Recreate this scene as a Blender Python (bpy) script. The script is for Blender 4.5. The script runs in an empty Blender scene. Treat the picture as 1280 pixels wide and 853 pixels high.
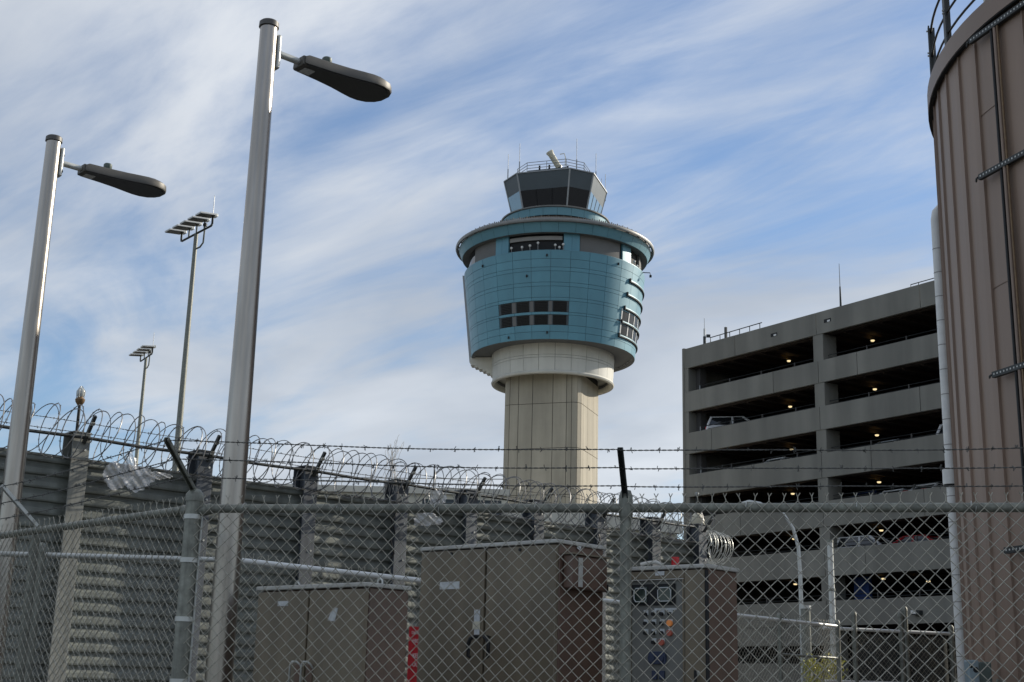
import bpy, math, random
import numpy as np
from math import sin, cos, pi, radians, atan2, hypot, sqrt
from mathutils import Vector, Matrix
random.seed(7); rng = np.random.default_rng(7)
S = bpy.context.scene; COL = S.collection

# ------------------------------------------------------------------ camera, sky, sun, exposure
cd = bpy.data.cameras.new('camera'); cam = bpy.data.objects.new('camera', cd); COL.objects.link(cam); S.camera = cam
cd.sensor_width = 36; cd.lens = 1650/1280*36; cd.clip_start = .05; cd.clip_end = 6000
_p, _r = radians(14.5), radians(1.43)
_F = Vector((0, cos(_p), sin(_p))); _R0 = Vector((1, 0, 0)); _U0 = Vector((0, -sin(_p), cos(_p)))
_R = _R0*cos(_r)+_U0*sin(_r); _U = _U0*cos(_r)-_R0*sin(_r)
cam.matrix_world = Matrix(((_R.x, _U.x, -_F.x, 0), (_R.y, _U.y, -_F.y, 0), (_R.z, _U.z, -_F.z, 1.6), (0, 0, 0, 1)))

SUN_AZ = atan2(.866, .5); SUN_EL = radians(24)        # azimuth measured from +Y towards +X
W = bpy.data.worlds.new('World'); S.world = W; W.use_nodes = True
nt = W.node_tree; N = nt.nodes; L = nt.links; N.clear()
def nd(t, **k):
    n = N.new(t)
    for a, b in k.items(): setattr(n, a, b)
    return n
def mth(op, a, b=None, c=None):
    n = nd('ShaderNodeMath', operation=op)
    for i, v in enumerate((a, b, c)):
        if v is None: continue
        if isinstance(v, (int, float)): n.inputs[i].default_value = v
        else: L.new(v, n.inputs[i])
    return n.outputs[0]
out = nd('ShaderNodeOutputWorld'); bg = nd('ShaderNodeBackground'); bg.inputs[1].default_value = .12
L.new(bg.outputs[0], out.inputs[0])
sky = nd('ShaderNodeTexSky', sky_type='NISHITA'); sky.sun_disc = False
sky.sun_elevation = SUN_EL; sky.sun_rotation = SUN_AZ; sky.air_density = 1.0; sky.dust_density = .3; sky.ozone_density = 1.3
tc = nd('ShaderNodeTexCoord'); sx = nd('ShaderNodeSeparateXYZ'); L.new(tc.outputs['Generated'], sx.inputs[0])
den = mth('MAXIMUM', mth('ADD', sx.outputs[2], .12), .05)
U = mth('DIVIDE', sx.outputs[0], den); V = mth('DIVIDE', sx.outputs[1], den)
cx = nd('ShaderNodeCombineXYZ'); L.new(U, cx.inputs[0]); L.new(V, cx.inputs[1])
def cloudnoise(rot, sc, scale, detail, rough, dist, off):
    m = nd('ShaderNodeMapping', vector_type='TEXTURE'); m.inputs['Rotation'].default_value = (0, 0, radians(rot)); m.inputs['Scale'].default_value = sc
    m.inputs['Location'].default_value = off
    L.new(cx.outputs[0], m.inputs[0])
    n = nd('ShaderNodeTexNoise'); n.inputs['Scale'].default_value = scale; n.inputs['Detail'].default_value = detail
    n.inputs['Roughness'].default_value = rough; n.inputs['Distortion'].default_value = dist
    L.new(m.outputs[0], n.inputs[0]); return n.outputs[0]
big = cloudnoise(30, (1, 1.8, 1), 1.0, 4, .5, .4, (12.3, 3.3, 0))
mid = cloudnoise(42, (1.0, 2.7, 1), 3.0, 9, .58, .7, (12.3, 4, 2))
fine = cloudnoise(52, (1.0, 3.4, 1), 9.0, 8, .62, .5, (5, 0, 1))
csum = mth('ADD', mth('ADD', mth('MULTIPLY', big, .95), mth('MULTIPLY', mid, .85)), mth('MULTIPLY', fine, .24))
mr = nd('ShaderNodeMapRange', interpolation_type='SMOOTHSTEP'); L.new(csum, mr.inputs[0])
mr.inputs[1].default_value = .72; mr.inputs[2].default_value = 1.19; mr.inputs[3].default_value = .16; mr.inputs[4].default_value = .92
shade = cloudnoise(30, (1, 1.5, 1), 1.3, 5, .5, .3, (9, 2, 0))
cr = nd('ShaderNodeMapRange'); L.new(shade, cr.inputs[0]); cr.inputs[1].default_value = .35; cr.inputs[2].default_value = .68
cr.inputs[3].default_value = 0; cr.inputs[4].default_value = 1
cm = nd('ShaderNodeMix', data_type='RGBA'); L.new(cr.outputs[0], cm.inputs[0])
cm.inputs[6].default_value = (4.1, 4.5, 5.1, 1); cm.inputs[7].default_value = (6.6, 6.9, 7.3, 1)
mx = nd('ShaderNodeMix', data_type='RGBA'); L.new(mr.outputs[0], mx.inputs[0]); hs_ = nd('ShaderNodeHueSaturation'); hs_.inputs['Saturation'].default_value = 1.22; L.new(sky.outputs[0], hs_.inputs['Color']); tn = nd('ShaderNodeMix', data_type='RGBA', blend_type='MULTIPLY'); tn.inputs[0].default_value = 1; tn.inputs[7].default_value = (.92, 1.0, 1.12, 1); L.new(hs_.outputs[0], tn.inputs[6]); L.new(tn.outputs[2], mx.inputs[6]); L.new(cm.outputs[2], mx.inputs[7])
L.new(mx.outputs[2], bg.inputs[0])

sl = bpy.data.lights.new('sun', 'SUN'); sl.energy = 5.0; sl.angle = radians(.53); sl.color = (1, .92, .79)
so = bpy.data.objects.new('sun', sl); COL.objects.link(so)
sd = Vector((sin(SUN_AZ)*cos(SUN_EL), cos(SUN_AZ)*cos(SUN_EL), sin(SUN_EL)))
so.rotation_euler = sd.to_track_quat('Z', 'Y').to_euler(); so.location = (60, 40, 80)
S.view_settings.view_transform = 'Standard'; S.view_settings.look = 'None'; S.view_settings.exposure = 0; S.view_settings.gamma = 1

# ------------------------------------------------------------------ materials
def mat(name, col, rough=.6, metal=0., var=.15, scale=3., bump=0., bscale=40., col2=None, stretch=(1, 1, 1), emit=None, spec=.5, streak=0., alpha=None, trans=0., rnd=0.):
    m = bpy.data.materials.new(name); m.use_nodes = True; t = m.node_tree; n = t.nodes; l = t.links
    b = n['Principled BSDF']; b.inputs['Roughness'].default_value = rough; b.inputs['Metallic'].default_value = metal
    b.inputs['Specular IOR Level'].default_value = spec; b.inputs['Transmission Weight'].default_value = trans
    b.inputs['Base Color'].default_value = (*col, 1)
    if emit: b.inputs['Emission Color'].default_value = (*emit[0], 1); b.inputs['Emission Strength'].default_value = emit[1]
    if alpha is not None: b.inputs['Alpha'].default_value = alpha
    if var > 0 or bump > 0:
        g = n.new('ShaderNodeNewGeometry'); mp = n.new('ShaderNodeMapping'); mp.inputs['Scale'].default_value = stretch; l.new(g.outputs['Position'], mp.inputs[0])
    if var > 0:
        a = n.new('ShaderNodeTexNoise'); a.inputs['Scale'].default_value = scale; a.inputs['Detail'].default_value = 7; a.inputs['Roughness'].default_value = .62
        l.new(mp.outputs[0], a.inputs[0])
        r = n.new('ShaderNodeMapRange'); r.inputs[1].default_value = .3; r.inputs[2].default_value = .7; l.new(a.outputs[0], r.inputs[0])
        mi = n.new('ShaderNodeMix'); mi.data_type = 'RGBA'; l.new(r.outputs[0], mi.inputs[0])
        c2 = col2 or tuple(c*(1-var) for c in col)
        mi.inputs[6].default_value = (*c2, 1); mi.inputs[7].default_value = (*[min(1, c*(1+var*.6)) for c in col], 1)
        last = mi.outputs[2]
        if streak > 0:                                   # weather streaks running down the surface
            mp2 = n.new('ShaderNodeMapping'); mp2.inputs['Scale'].default_value = (1, 1, .07); l.new(g.outputs['Position'], mp2.inputs[0])
            a2 = n.new('ShaderNodeTexNoise'); a2.inputs['Scale'].default_value = scale*2.2; a2.inputs['Detail'].default_value = 6; l.new(mp2.outputs[0], a2.inputs[0])
            r2 = n.new('ShaderNodeMapRange'); r2.inputs[1].default_value = .38; r2.inputs[2].default_value = .66; r2.inputs[3].default_value = 1-streak; r2.inputs[4].default_value = 1+streak*.3
            l.new(a2.outputs[0], r2.inputs[0])
            vm = n.new('ShaderNodeVectorMath'); vm.operation = 'SCALE'; l.new(last, vm.inputs[0]); l.new(r2.outputs[0], vm.inputs['Scale']); last = vm.outputs[0]
        if rnd > 0:                                      # each separate piece has its own slight tint
            oi = n.new('ShaderNodeObjectInfo'); r3 = n.new('ShaderNodeMapRange'); r3.inputs[3].default_value = 1-rnd; r3.inputs[4].default_value = 1+rnd*.7
            l.new(oi.outputs['Random'], r3.inputs[0]); v3 = n.new('ShaderNodeVectorMath'); v3.operation = 'SCALE'; l.new(last, v3.inputs[0]); l.new(r3.outputs[0], v3.inputs['Scale']); last = v3.outputs[0]
        l.new(last, b.inputs['Base Color'])
        rr = n.new('ShaderNodeMapRange'); rr.inputs[3].default_value = max(0, rough-.07); rr.inputs[4].default_value = min(1, rough+.1)
        l.new(a.outputs[0], rr.inputs[0]); l.new(rr.outputs[0], b.inputs['Roughness'])
    if bump > 0:
        k = n.new('ShaderNodeTexNoise'); k.inputs['Scale'].default_value = bscale; k.inputs['Detail'].default_value = 5; l.new(mp.outputs[0], k.inputs[0])
        bp = n.new('ShaderNodeBump'); bp.inputs['Strength'].default_value = bump; bp.inputs['Distance'].default_value = .01
        l.new(k.outputs[0], bp.inputs['Height']); l.new(bp.outputs[0], b.inputs['Normal'])
    return m
M = {}
M['asphalt'] = mat('asphalt', (.05, .05, .052), .9, 0, .3, .8, .6, 60)
M['gravel'] = mat('gravel', (.16, .15, .13), .95, 0, .4, 6, .8, 90)
M['steel_pole'] = mat('satin_pole', (.43, .395, .35), .31, .95, .14, 9, stretch=(1, 1, .08), streak=.18)
M['galv'] = mat('galvanised_pipe', (.255, .262, .222), .5, .2, .4, 16, .2, 120, streak=.25)
M['galv_bright'] = mat('galvanised_bright', (.56, .57, .54), .45, .4, .2, 10)
M['rail_sunlit'] = mat('rail_sunlit_colour', (.80, .81, .78), .4, .1, .1, 10)  # galvanised rails made near-white: sunlight on them is put into the colour
M['blind'] = mat('gallery_blind_grey', (.16, .158, .15), .8, 0, .08, 1)
M['wire'] = mat('fence_wire', (.44, .42, .35), .36, .45, .4, 25)
M['wire_old'] = mat('barbed_wire', (.14, .14, .13), .6, .5, .5, 20)
M['razor'] = mat('razor_wire', (.20, .20, .20), .45, .5, .4, 15)
M['corr'] = mat('corrugated_steel', (.225, .24, .215), .5, .25, .22, 2.2, .25, 50, col2=(.165, .178, .16), streak=.25, rnd=.1)
M['wallpost'] = mat('wall_post_steel', (.105, .12, .14), .55, .3, .3, 5, streak=.3, rnd=.15)
M['wallpost2'] = mat('wall_post_pale', (.27, .275, .25), .7, .1, .25, 6, streak=.3)
M['darksteel'] = mat('dark_steel', (.045, .05, .05), .5, .4, .3, 8)
M['black'] = mat('black_rubber', (.012, .012, .012), .6, 0, .2, 5)
M['gap'] = mat('dark_gap', (.015, .016, .017), .8, 0, 0)
M['lum'] = mat('luminaire_grey', (.105, .10, .09), .5, .25, .15, 8)
M['lumlow'] = mat('luminaire_lens', (.028, .028, .028), .35, 0, .2, 12)
M['cab'] = mat('cabinet_taupe', (.205, .168, .112), .42, .0, .10, 2.5, .06, 30, col2=(.172, .14, .095), streak=.18)
M['cab_shaded'] = mat('cabinet_taupe_shaded', (.165, .102, .072), .34, .0, .15, 2.0, .06, 30, col2=(.12, .074, .055), streak=.2)  # same paint as the doors, with the shade of the sides put into the colour
M['cabtop'] = mat('cabinet_top', (.50, .49, .45), .55, .2, .25, 7)
M['cabpanel'] = mat('control_panel_grey', (.20, .20, .18), .5, .1, .12, 8)
M['white'] = mat('white_paint', (.72, .72, .69), .5, 0, .1, 8)
M['label'] = mat('label_paper', (.60, .62, .62), .6, 0, .25, 40)
M['red'] = mat('sign_red', (.50, .012, .02), .5, 0, .15, 20)
M['lens_red'] = mat('red_lens', (.45, .01, .015), .25, 0, .1, 20)
M['amber'] = mat('amber_lamp', (.50, .19, .06), .3, 0, 0, emit=((1, .35, .08), .14))
M['redlamp'] = mat('red_lamp', (.36, .11, .08), .3, 0, 0, emit=((1, .18, .08), .03))
M['bluebox'] = mat('blue_socket', (.04, .055, .10), .45, 0, .2, 20)
M['greenbox'] = mat('grey_green_box', (.11, .14, .125), .5, .1, .2, 8)
M['paleblue'] = mat('pale_blue_box', (.27, .34, .37), .5, .2, .15, 9)
M['glass'] = mat('dark_glass', (.018, .02, .022), .06, 0, 0, spec=.8)
M['gauge'] = mat('gauge_glass', (.02, .035, .03), .1, 0, 0, spec=.6)
M['teal'] = mat('teal_panel', (.112, .285, .355), .40, .1, .07, .35, col2=(.101, .26, .33), streak=.06, rnd=.07)
M['teal2'] = mat('teal_fascia', (.12, .275, .335), .42, .1, .08, .4)
M['tealgrey'] = mat('blue_grey_panel', (.068, .088, .098), .45, .1, .12, .5)
M['shaft'] = mat('shaft_precast', (.43, .39, .305), .8, 0, .09, .5, .1, 8, streak=.14, rnd=.06)
M['collar'] = mat('collar_white', (.66, .65, .58), .6, 0, .08, .5, streak=.08, rnd=.04)
M['soffit'] = mat('grey_soffit', (.16, .165, .165), .7, 0, .12, 1)
M['shade'] = mat('window_shade', (.30, .29, .27), .7, 0, .1, 1)
M['rimgrey'] = mat('rim_metal', (.23, .23, .22), .45, .4, .15, 2)
M['brownscreen'] = mat('roof_screen', (.20, .18, .16), .8, 0, .3, 2.5)
M['silver'] = mat('silver_trim', (.30, .31, .31), .4, .5, .1, 4)
M['cream'] = mat('cream_paint', (.62, .58, .45), .5, 0, .15, 3)
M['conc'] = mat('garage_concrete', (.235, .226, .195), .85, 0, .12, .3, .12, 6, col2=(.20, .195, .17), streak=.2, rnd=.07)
M['conc_shaded'] = mat('garage_concrete_shaded', (.085, .08, .075), .9, 0, .15, .5)  # facade concrete darkened: shade inside the decks is put into the colour
M['tee'] = mat('ceiling_tee', (.075, .055, .042), .9, 0, .2, .6)  # brown tees, darkened so the colour carries the dim deck interior
M['lamp'] = mat('garage_lamp', (1, .9, .6), .5, 0, 0, emit=((1, .78, .42), 1.1))
M['silo'] = mat('silo_brown', (.30, .212, .158), .48, .05, .09, .8, col2=(.265, .188, .142), streak=.13, rnd=.05)
M['silo2'] = mat('silo_cap', (.25, .18, .138), .5, .05, .1, .9, streak=.1)
M['bldg'] = mat('pale_building', (.72, .68, .56), .85, 0, .1, .3, streak=.08)
M['bldg2'] = mat('dark_roof_box', (.05, .06, .065), .7, 0, .2, .6)
M['bldgroof'] = mat('roof_sheet', (.64, .61, .52), .7, 0, .2, .5)
M['carw'] = mat('car_white', (.72, .72, .72), .25, .0, 0)
M['cars'] = mat('car_silver', (.38, .40, .42), .28, .5, 0)
M['carr'] = mat('car_red', (.38, .015, .02), .25, .1, 0)
M['carb'] = mat('car_blue', (.02, .035, .09), .25, .2, 0)
M['leaf'] = mat('leaf_yellow_green', (.42, .38, .05), .6, 0, .35, 6, col2=(.22, .24, .04))
M['glass_painted_sky'] = mat('cab_glass_painted_sky', (.20, .32, .43), .12, .35, 0, spec=.8)  # sky showing in these panes is put into the base colour
M['slatdark'] = mat('window_slats', (.012, .011, .010), .8, 0, .2, 2, spec=.1)
M['glass_dark'] = mat('drum_glass', (.007, .007, .007), .25, 0, 0, spec=.25)
M['bark'] = mat('bark', (.08, .06, .045), .9, 0, .3, 8)
M['plastic'] = mat('plastic_film', (.75, .76, .77), .35, 0, .1, 12, alpha=.62, trans=0.)
M['plastic2'] = mat('plastic_shreds', (.62, .60, .56), .45, 0, .2, 12, alpha=.6)
M['beaconglass'] = mat('beacon_glass', (.45, .47, .45), .12, .1, .3, 30)
M['brass'] = mat('brown_fitting', (.20, .13, .07), .5, .4, .3, 20)
M['ledgrid'] = mat('floodlight_lens', (.05, .045, .035), .5, 0, .2, 4)
M['screenmesh'] = mat('fence_fabric', (.085, .09, .085), .85, 0, .25, 3)
M['blue'] = mat('blue_paint', (.02, .06, .22), .6, 0, .2, 2)

# ------------------------------------------------------------------ mesh helpers
class MB:
    def __init__(s): s.v = []; s.f = []
    def add(s, v, f):
        o = len(s.v); s.v += [tuple(map(float, p)) for p in v]; s.f += [tuple(i+o for i in q) for q in f]; return s
    def box(s, c, h, ax=None):          # centre, half sizes, optional axes
        c = np.array(c, float); A = np.eye(3) if ax is None else np.array([np.array(a, float)/np.linalg.norm(a) for a in ax])
        P = [c+A[0]*h[0]*i+A[1]*h[1]*j+A[2]*h[2]*k for i in (-1, 1) for j in (-1, 1) for k in (-1, 1)]
        return s.add(P, [(0, 1, 3, 2), (4, 6, 7, 5), (0, 4, 5, 1), (2, 3, 7, 6), (0, 2, 6, 4), (1, 5, 7, 3)])
    def b2(s, x0, x1, y0, y1, z0, z1): return s.box(((x0+x1)/2, (y0+y1)/2, (z0+z1)/2), (abs(x1-x0)/2, abs(y1-y0)/2, abs(z1-z0)/2))
    def tube(s, pts, r, n=8, cap=True, flat=1.):
        P = np.array(pts, float); k = len(P); rr = np.full(k, r) if np.isscalar(r) else np.array(r, float)
        T = np.zeros_like(P); T[1:-1] = P[2:]-P[:-2]; T[0] = P[1]-P[0]; T[-1] = P[-1]-P[-2]
        T /= np.maximum(np.linalg.norm(T, axis=1)[:, None], 1e-9)
        a = np.array([0, 0, 1.]) if abs(T[0][2]) < .9 else np.array([1., 0, 0]); u = np.cross(T[0], a); u /= np.linalg.norm(u)
        V = []
        for i in range(k):
            u = u-T[i]*(u@T[i]); u /= max(np.linalg.norm(u), 1e-9); w = np.cross(T[i], u)
            for j in range(n):
                t = 2*pi*j/n; V.append(P[i]+rr[i]*(u*cos(t)+w*sin(t)*flat))
        F = [(i*n+j, i*n+(j+1) % n, (i+1)*n+(j+1) % n, (i+1)*n+j) for i in range(k-1) for j in range(n)]
        if cap: F += [tuple(range(n-1, -1, -1)), tuple(range((k-1)*n, k*n))]
        return s.add(V, F)
    def lathe(s, prof, n=32, c=(0, 0, 0), t0=0, t1=2*pi, close=True):
        full = abs(t1-t0-2*pi) < 1e-6; m = n if full else n+1; V = []
        for i in range(m):
            t = t0+(t1-t0)*i/n
            for r, z in prof: V.append((c[0]+r*sin(t), c[1]-r*cos(t), c[2]+z))
        k = len(prof); F = []
        for i in range(n):
            a = i*k; b = ((i+1) % m)*k
            for j in range(k-1): F.append((a+j, b+j, b+j+1, a+j+1))
        return s.add(V, F)
    def prism(s, poly, z0, z1, top=None):
        n = len(poly); tp = top or poly
        V = [(x, y, z0) for x, y in poly]+[(x, y, z1) for x, y in tp]
        return s.add(V, [(i, (i+1) % n, n+(i+1) % n, n+i) for i in range(n)]+[tuple(range(n-1, -1, -1)), tuple(range(n, 2*n))])
    def extr(s, poly, o, ax, ay, az, w):      # polygon in the ax/ay plane at o, thickness w along az (centred)
        o, ax, ay, az = (np.array(q, float) for q in (o, ax, ay, az)); n = len(poly)
        V = [o+ax*x+ay*y+az*k for k in (-w/2, w/2) for x, y in poly]
        return s.add(V, [(i, (i+1) % n, n+(i+1) % n, n+i) for i in range(n)]+[tuple(range(n-1, -1, -1)), tuple(range(n, 2*n))])
    def mesh(s, name, material, smooth=None):
        me = bpy.data.meshes.new(name); me.from_pydata(s.v, [], s.f); me.materials.append(M[material] if isinstance(material, str) else material)
        if smooth is not None:
            me.shade_smooth()
            if smooth < 170: 
                try: me.set_sharp_from_angle(angle=radians(smooth))
                except Exception: pass
        me.update(); return me
    def build(s, name, material, parent=None, smooth=None, bevel=0, label=None, kind=None, fixn=True):
        me = s.mesh(name, material, smooth)
        if fixn and len(s.f) < 60000:
            import bmesh
            b = bmesh.new(); b.from_mesh(me); bmesh.ops.recalc_face_normals(b, faces=b.faces); b.to_mesh(me); b.free()
        o = bpy.data.objects.new(name, me); COL.objects.link(o)
        if parent: o.parent = parent
        if bevel:
            md = o.modifiers.new('bevel', 'BEVEL'); md.width = bevel; md.segments = 2; md.limit_method = 'ANGLE'
        if label: o['label'] = label
        if kind: o['kind'] = kind
        return o
def thing(name, label, cat, loc=(0, 0, 0), rz=0, group=None):
    o = bpy.data.objects.new(name, None); COL.objects.link(o); o.location = loc; o.rotation_euler = (0, 0, rz); o.empty_display_size = .3
    o['label'] = label; o['category'] = cat
    if group: o['group'] = group
    return o
def tag(o, label, cat, group=None):
    o['label'] = label; o['category'] = cat
    if group: o['group'] = group
    return o
def link_copy(o, parent, loc=None, rz=None):
    c = o.copy(); COL.objects.link(c); c.parent = parent
    if loc is not None: c.location = loc
    if rz is not None: c.rotation_euler = (0, 0, rz)
    return c
def copy_tree(o, parent=None):
    c = o.copy(); COL.objects.link(c); c.parent = parent
    for ch in list(o.children): copy_tree(ch, c)
    return c
def fbox(name, material, parent, x0, x1, y0, y1, z0, z1, bevel=0, label=None):
    return MB().b2(x0, x1, y0, y1, z0, z1).build(name, material, parent, bevel=bevel, label=label)
def arc(c, r, t0, t1, z, n): return [(c[0]+r*cos(t0+(t1-t0)*i/n), c[1]+r*sin(t0+(t1-t0)*i/n), z) for i in range(n+1)]

# segments -> thin 4-sided wires, all at once
def wires(name, segs, r, material, parent, kind='stuff', n=4):
    P = np.array([q[0] for q in segs], float); Q = np.array([q[1] for q in segs], float)
    T = Q-P; T /= np.linalg.norm(T, axis=1)[:, None]
    a = np.where(np.abs(T[:, 2:3]) < .9, np.array([[0, 0, 1.]]), np.array([[1., 0, 0]])); u = np.cross(T, a); u /= np.linalg.norm(u, axis=1)[:, None]; w = np.cross(T, u)
    k = len(P); V = np.zeros((k, 2*n, 3))
    for j in range(n):
        t = 2*pi*j/n; d = r*(u*cos(t)+w*sin(t)); V[:, j] = P+d; V[:, n+j] = Q+d
    base = (np.arange(k)*2*n)[:, None, None]
    fq = np.array([[j, (j+1) % n, n+(j+1) % n, n+j] for j in range(n)])[None]
    F = (base+fq).reshape(-1, 4)
    me = bpy.data.meshes.new(name); me.vertices.add(k*2*n); me.vertices.foreach_set('co', V.reshape(-1))
    me.loops.add(F.size); me.loops.foreach_set('vertex_index', F.reshape(-1).astype(np.int32))
    me.polygons.add(len(F)); me.polygons.foreach_set('loop_start', np.arange(0, F.size, 4, dtype=np.int32)); me.polygons.foreach_set('loop_total', np.full(len(F), 4, dtype=np.int32))
    me.update(calc_edges=True); me.validate(); me.shade_smooth(); me.materials.append(M[material])
    o = bpy.data.objects.new(name, me); COL.objects.link(o); o.parent = parent
    if kind: o['kind'] = kind
    return o

def chain_link(A, B, z0, z1, parent, dia=.072, r=.0024, knuckles=True, n=5, off=.0035, material='wire'):
    A = np.array(A, float); B = np.array(B, float); Lh = np.linalg.norm(B-A); d = (B-A)/Lh; nn = np.array([-d[1], d[0]])
    cols = int(Lh/(dia/2)); rows = int((z1-z0)/(dia/2)); segs = []
    for i in range(cols):
        x0 = i*dia/2
        for j in range(rows):
            a, b = (0, 1) if (i+j) % 2 == 0 else (1, 0)
            # crossings: each wire zigzags between column edges; '/' runs in front, '\\' behind
            xa = x0+(dia/2 if (j+i) % 2 else 0); xb = x0+(0 if (j+i) % 2 else dia/2)
            s = off if xb > xa else -off
            wob = .0012*sin(i*1.7+j*.9)
            za = z1-j*dia/2; zb = z1-(j+1)*dia/2
            def slack(x, z): return .0035*sin(x*4.3+z*2.1)+.002*sin(x*11+z*7.), .007*sin(x*2.3+1)*sin(z*2.4+.5)+.003*sin(x*7.1-z*3)
            k1 = 0 if j < 2 else min(1, (j-1)/6); sa, oa = slack(xa, za); sb_, ob = slack(xb, zb)
            pa = A+d*(xa+wob+sa*k1)+nn*(s+oa*k1); pb = A+d*(xb+.0012*sin(i*1.7+(j+1)*.9)+sb_*(0 if j < 1 else min(1, j/6)))+nn*(s+ob*(0 if j < 1 else min(1, j/6)))
            segs.append(((pa[0], pa[1], za), (pb[0], pb[1], zb)))
        if knuckles:
            if i % 2 == 0:
                p = A+d*(x0+0.0)
                j1 = .004*rng.normal(); lx = .010
                top = p+d*j1
                segs.append(((p[0], p[1], z1), (top[0], top[1], z1+.024)))
                for sg in (-1, 1):
                    q = top+d*lx*sg*(1+.25*rng.normal())+nn*.004*sg
                    segs.append(((top[0], top[1], z1+.022), (q[0], q[1], z1+.042)))
    return wires('chain_link_mesh', segs, r, material, parent, n=n)

def barbed(A, B, parent, sag=.012, pitch=.06, spacing=.115, name='barbed_wire', r=.0021, mat_='wire_old'):
    A = np.array(A, float); B = np.array(B, float); Ln = np.linalg.norm(B-A); d = (B-A)/Ln
    u = np.cross(d, (0, 0, 1.)); u /= np.linalg.norm(u); w = np.cross(u, d); n = int(Ln/.012); segs = []
    def pt(t, ph):
        x = t*Ln; a = 2*pi*x/pitch+ph; base = A+(B-A)*t; base = base-np.array([0, 0, sag*4*t*(1-t)])+np.array([0, 0, .004*sin(x*3.1+A[2]*9)])
        return base+.0024*(u*cos(a)+w*sin(a))
    for ph in (0, pi):
        pp = [pt(i/n, ph) for i in range(n+1)]; segs += list(zip(pp[:-1], pp[1:]))
    k = int(Ln/spacing)
    for i in range(k):
        t = (i+.5+.1*rng.normal())/k; c = pt(t, 0)
        for q in range(4):
            a = rng.uniform(0, 2*pi); dr = (u*cos(a)+w*sin(a))*.017+d*rng.uniform(-.008, .008); segs.append((c-dr*.1+d*.004*(q-1.5), c+dr))
    return wires(name, segs, r, mat_, parent, kind=None, n=3)

# ================================================================== SETTING
g = MB().add([(-3000, -1500, 0), (3000, -1500, 0), (3000, 5000, 0), (-3000, 5000, 0)], [(0, 1, 2, 3)]).build('ground', 'asphalt', kind='structure')
gs = MB().add([(-12, 6.2, .004), (11, 6.2, .004), (11, 26, .004), (-12, 26, .004)], [(0, 1, 2, 3)]).build('gravel_strip', 'gravel', kind='structure')

# ================================================================== CONTROL TOWER
TX, TY = 4.65, 144.
tw = thing('control_tower', 'teal and beige airport control tower with saucer rim and glass cab', 'control tower', (TX, TY, 0))
C20, S20 = cos(radians(20)), sin(radians(20))
def rot(u, v, a): c, s_ = cos(radians(a)), sin(radians(a)); return (c*u+s_*v, -s_*u+c*v)
# shaft: core and precast panels
def shaft_poly(w, k): return [(-w+k, -w), (w-k, -w), (w-.3*k, -w+.3*k), (w, -w+k), (w, w-k), (w-.3*k, w-.3*k), (w-k, w), (-w+k, w), (-w+.3*k, w-.3*k), (-w, w-k), (-w, -w+k), (-w+.3*k, -w+.3*k)]
MB().prism([rot(x, y, 19) for x, y in shaft_poly(4.28, .8)], 0, 35.5).build('shaft_core', 'gap', tw)
zj = [0, 5.9, 10.9, 15.93, 20.96, 25.97, 30.88, 34.2]
us = [-3.5, -2.5, -.9, 1.4, 2.95, 3.52]
W0, K0 = 4.35, .83
def shaft_panel(p, q, z0, z1):
    p, q = np.array(p), np.array(q); d = (q-p)/np.linalg.norm(q-p); n_ = np.array([d[1], -d[0]]); g_ = .028
    a, b = p+d*g_, q-d*g_; ai, bi = a-n_*.09, b-n_*.09
    return MB().prism([tuple(a), tuple(b), tuple(bi), tuple(ai)], z0+g_, z1-g_)
sides = [('f', 0), ('r', 90), ('b', 180), ('l', 270)]
for i in range(len(zj)-1):
    for sname, ang in sides:
        pts = [(u, -W0) for u in us]+[(W0-.3*K0, -W0+.3*K0), (W0, -W0+K0)]
        for a, b in zip(pts[:-1], pts[1:]):
            P = [rot(*rot(*a, -ang), 19), rot(*rot(*b, -ang), 19)]
            shaft_panel(P[0], P[1], zj[i], zj[i+1]).build('shaft_panel', 'shaft', tw)
def patch(rr, z0, z1, t0, t1, gap, thick, n=3):
    """curved panel on a cone: rr(z) radius; angles in degrees"""
    m = MB(); g_ = gap/2; V = []; 
    zz = (z0+g_, z1-g_); ta = radians(t0)+g_/rr(z0); tb = radians(t1)-g_/rr(z0)
    for dep in (0, thick):
        for z in zz:
            for i in range(n+1):
                t = ta+(tb-ta)*i/n; r = rr(z)-dep; V.append((r*sin(t), -r*cos(t), z))
    k = n+1; F = []
    for i in range(n):
        F.append((i, i+1, k+i+1, k+i))
        F.append((i, 2*k+i, 2*k+i+1, i+1)); F.append((k+i, k+i+1, 3*k+i+1, 3*k+i))
    F.append((0, k, 3*k, 2*k)); F.append((n, 2*k+n, 3*k+n, k+n))
    return m.add(V, F)
# collar
cr_ = lambda z: 6.72+.16*(z-33.9)/3.0
MB().lathe([(6.3, 33.95), (cr_(33.95)-.08, 33.95), (cr_(37)-.08, 37.1)], 64).build('collar_core', 'gap', tw, smooth=60)
for (z0, z1) in ((33.9, 35.45), (35.45, 35.75), (35.75, 37.02)):
    pm = None
    for k in range(24):
        if pm is None: pm = patch(cr_, z0, z1, 0, 15, .035, .09, 5).build('collar_panel', 'collar', tw, smooth=30)
        else: link_copy(pm, tw, rz=radians(15*k))
MB().lathe([(6.80, 34.02), (6.88, 33.86), (6.80, 33.7), (6.5, 33.66), (6.3, 33.9), (6.3, 34.6), (5.9, 34.9), (3.5, 34.9)], 64).build('collar_rim', 'collar', tw, smooth=50)
MB().lathe([(6.29, 34.5), (6.18, 34.5), (6.18, 34.2), (6.29, 34.2)], 64).build('collar_ring_beam', 'soffit', tw, smooth=50)
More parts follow.
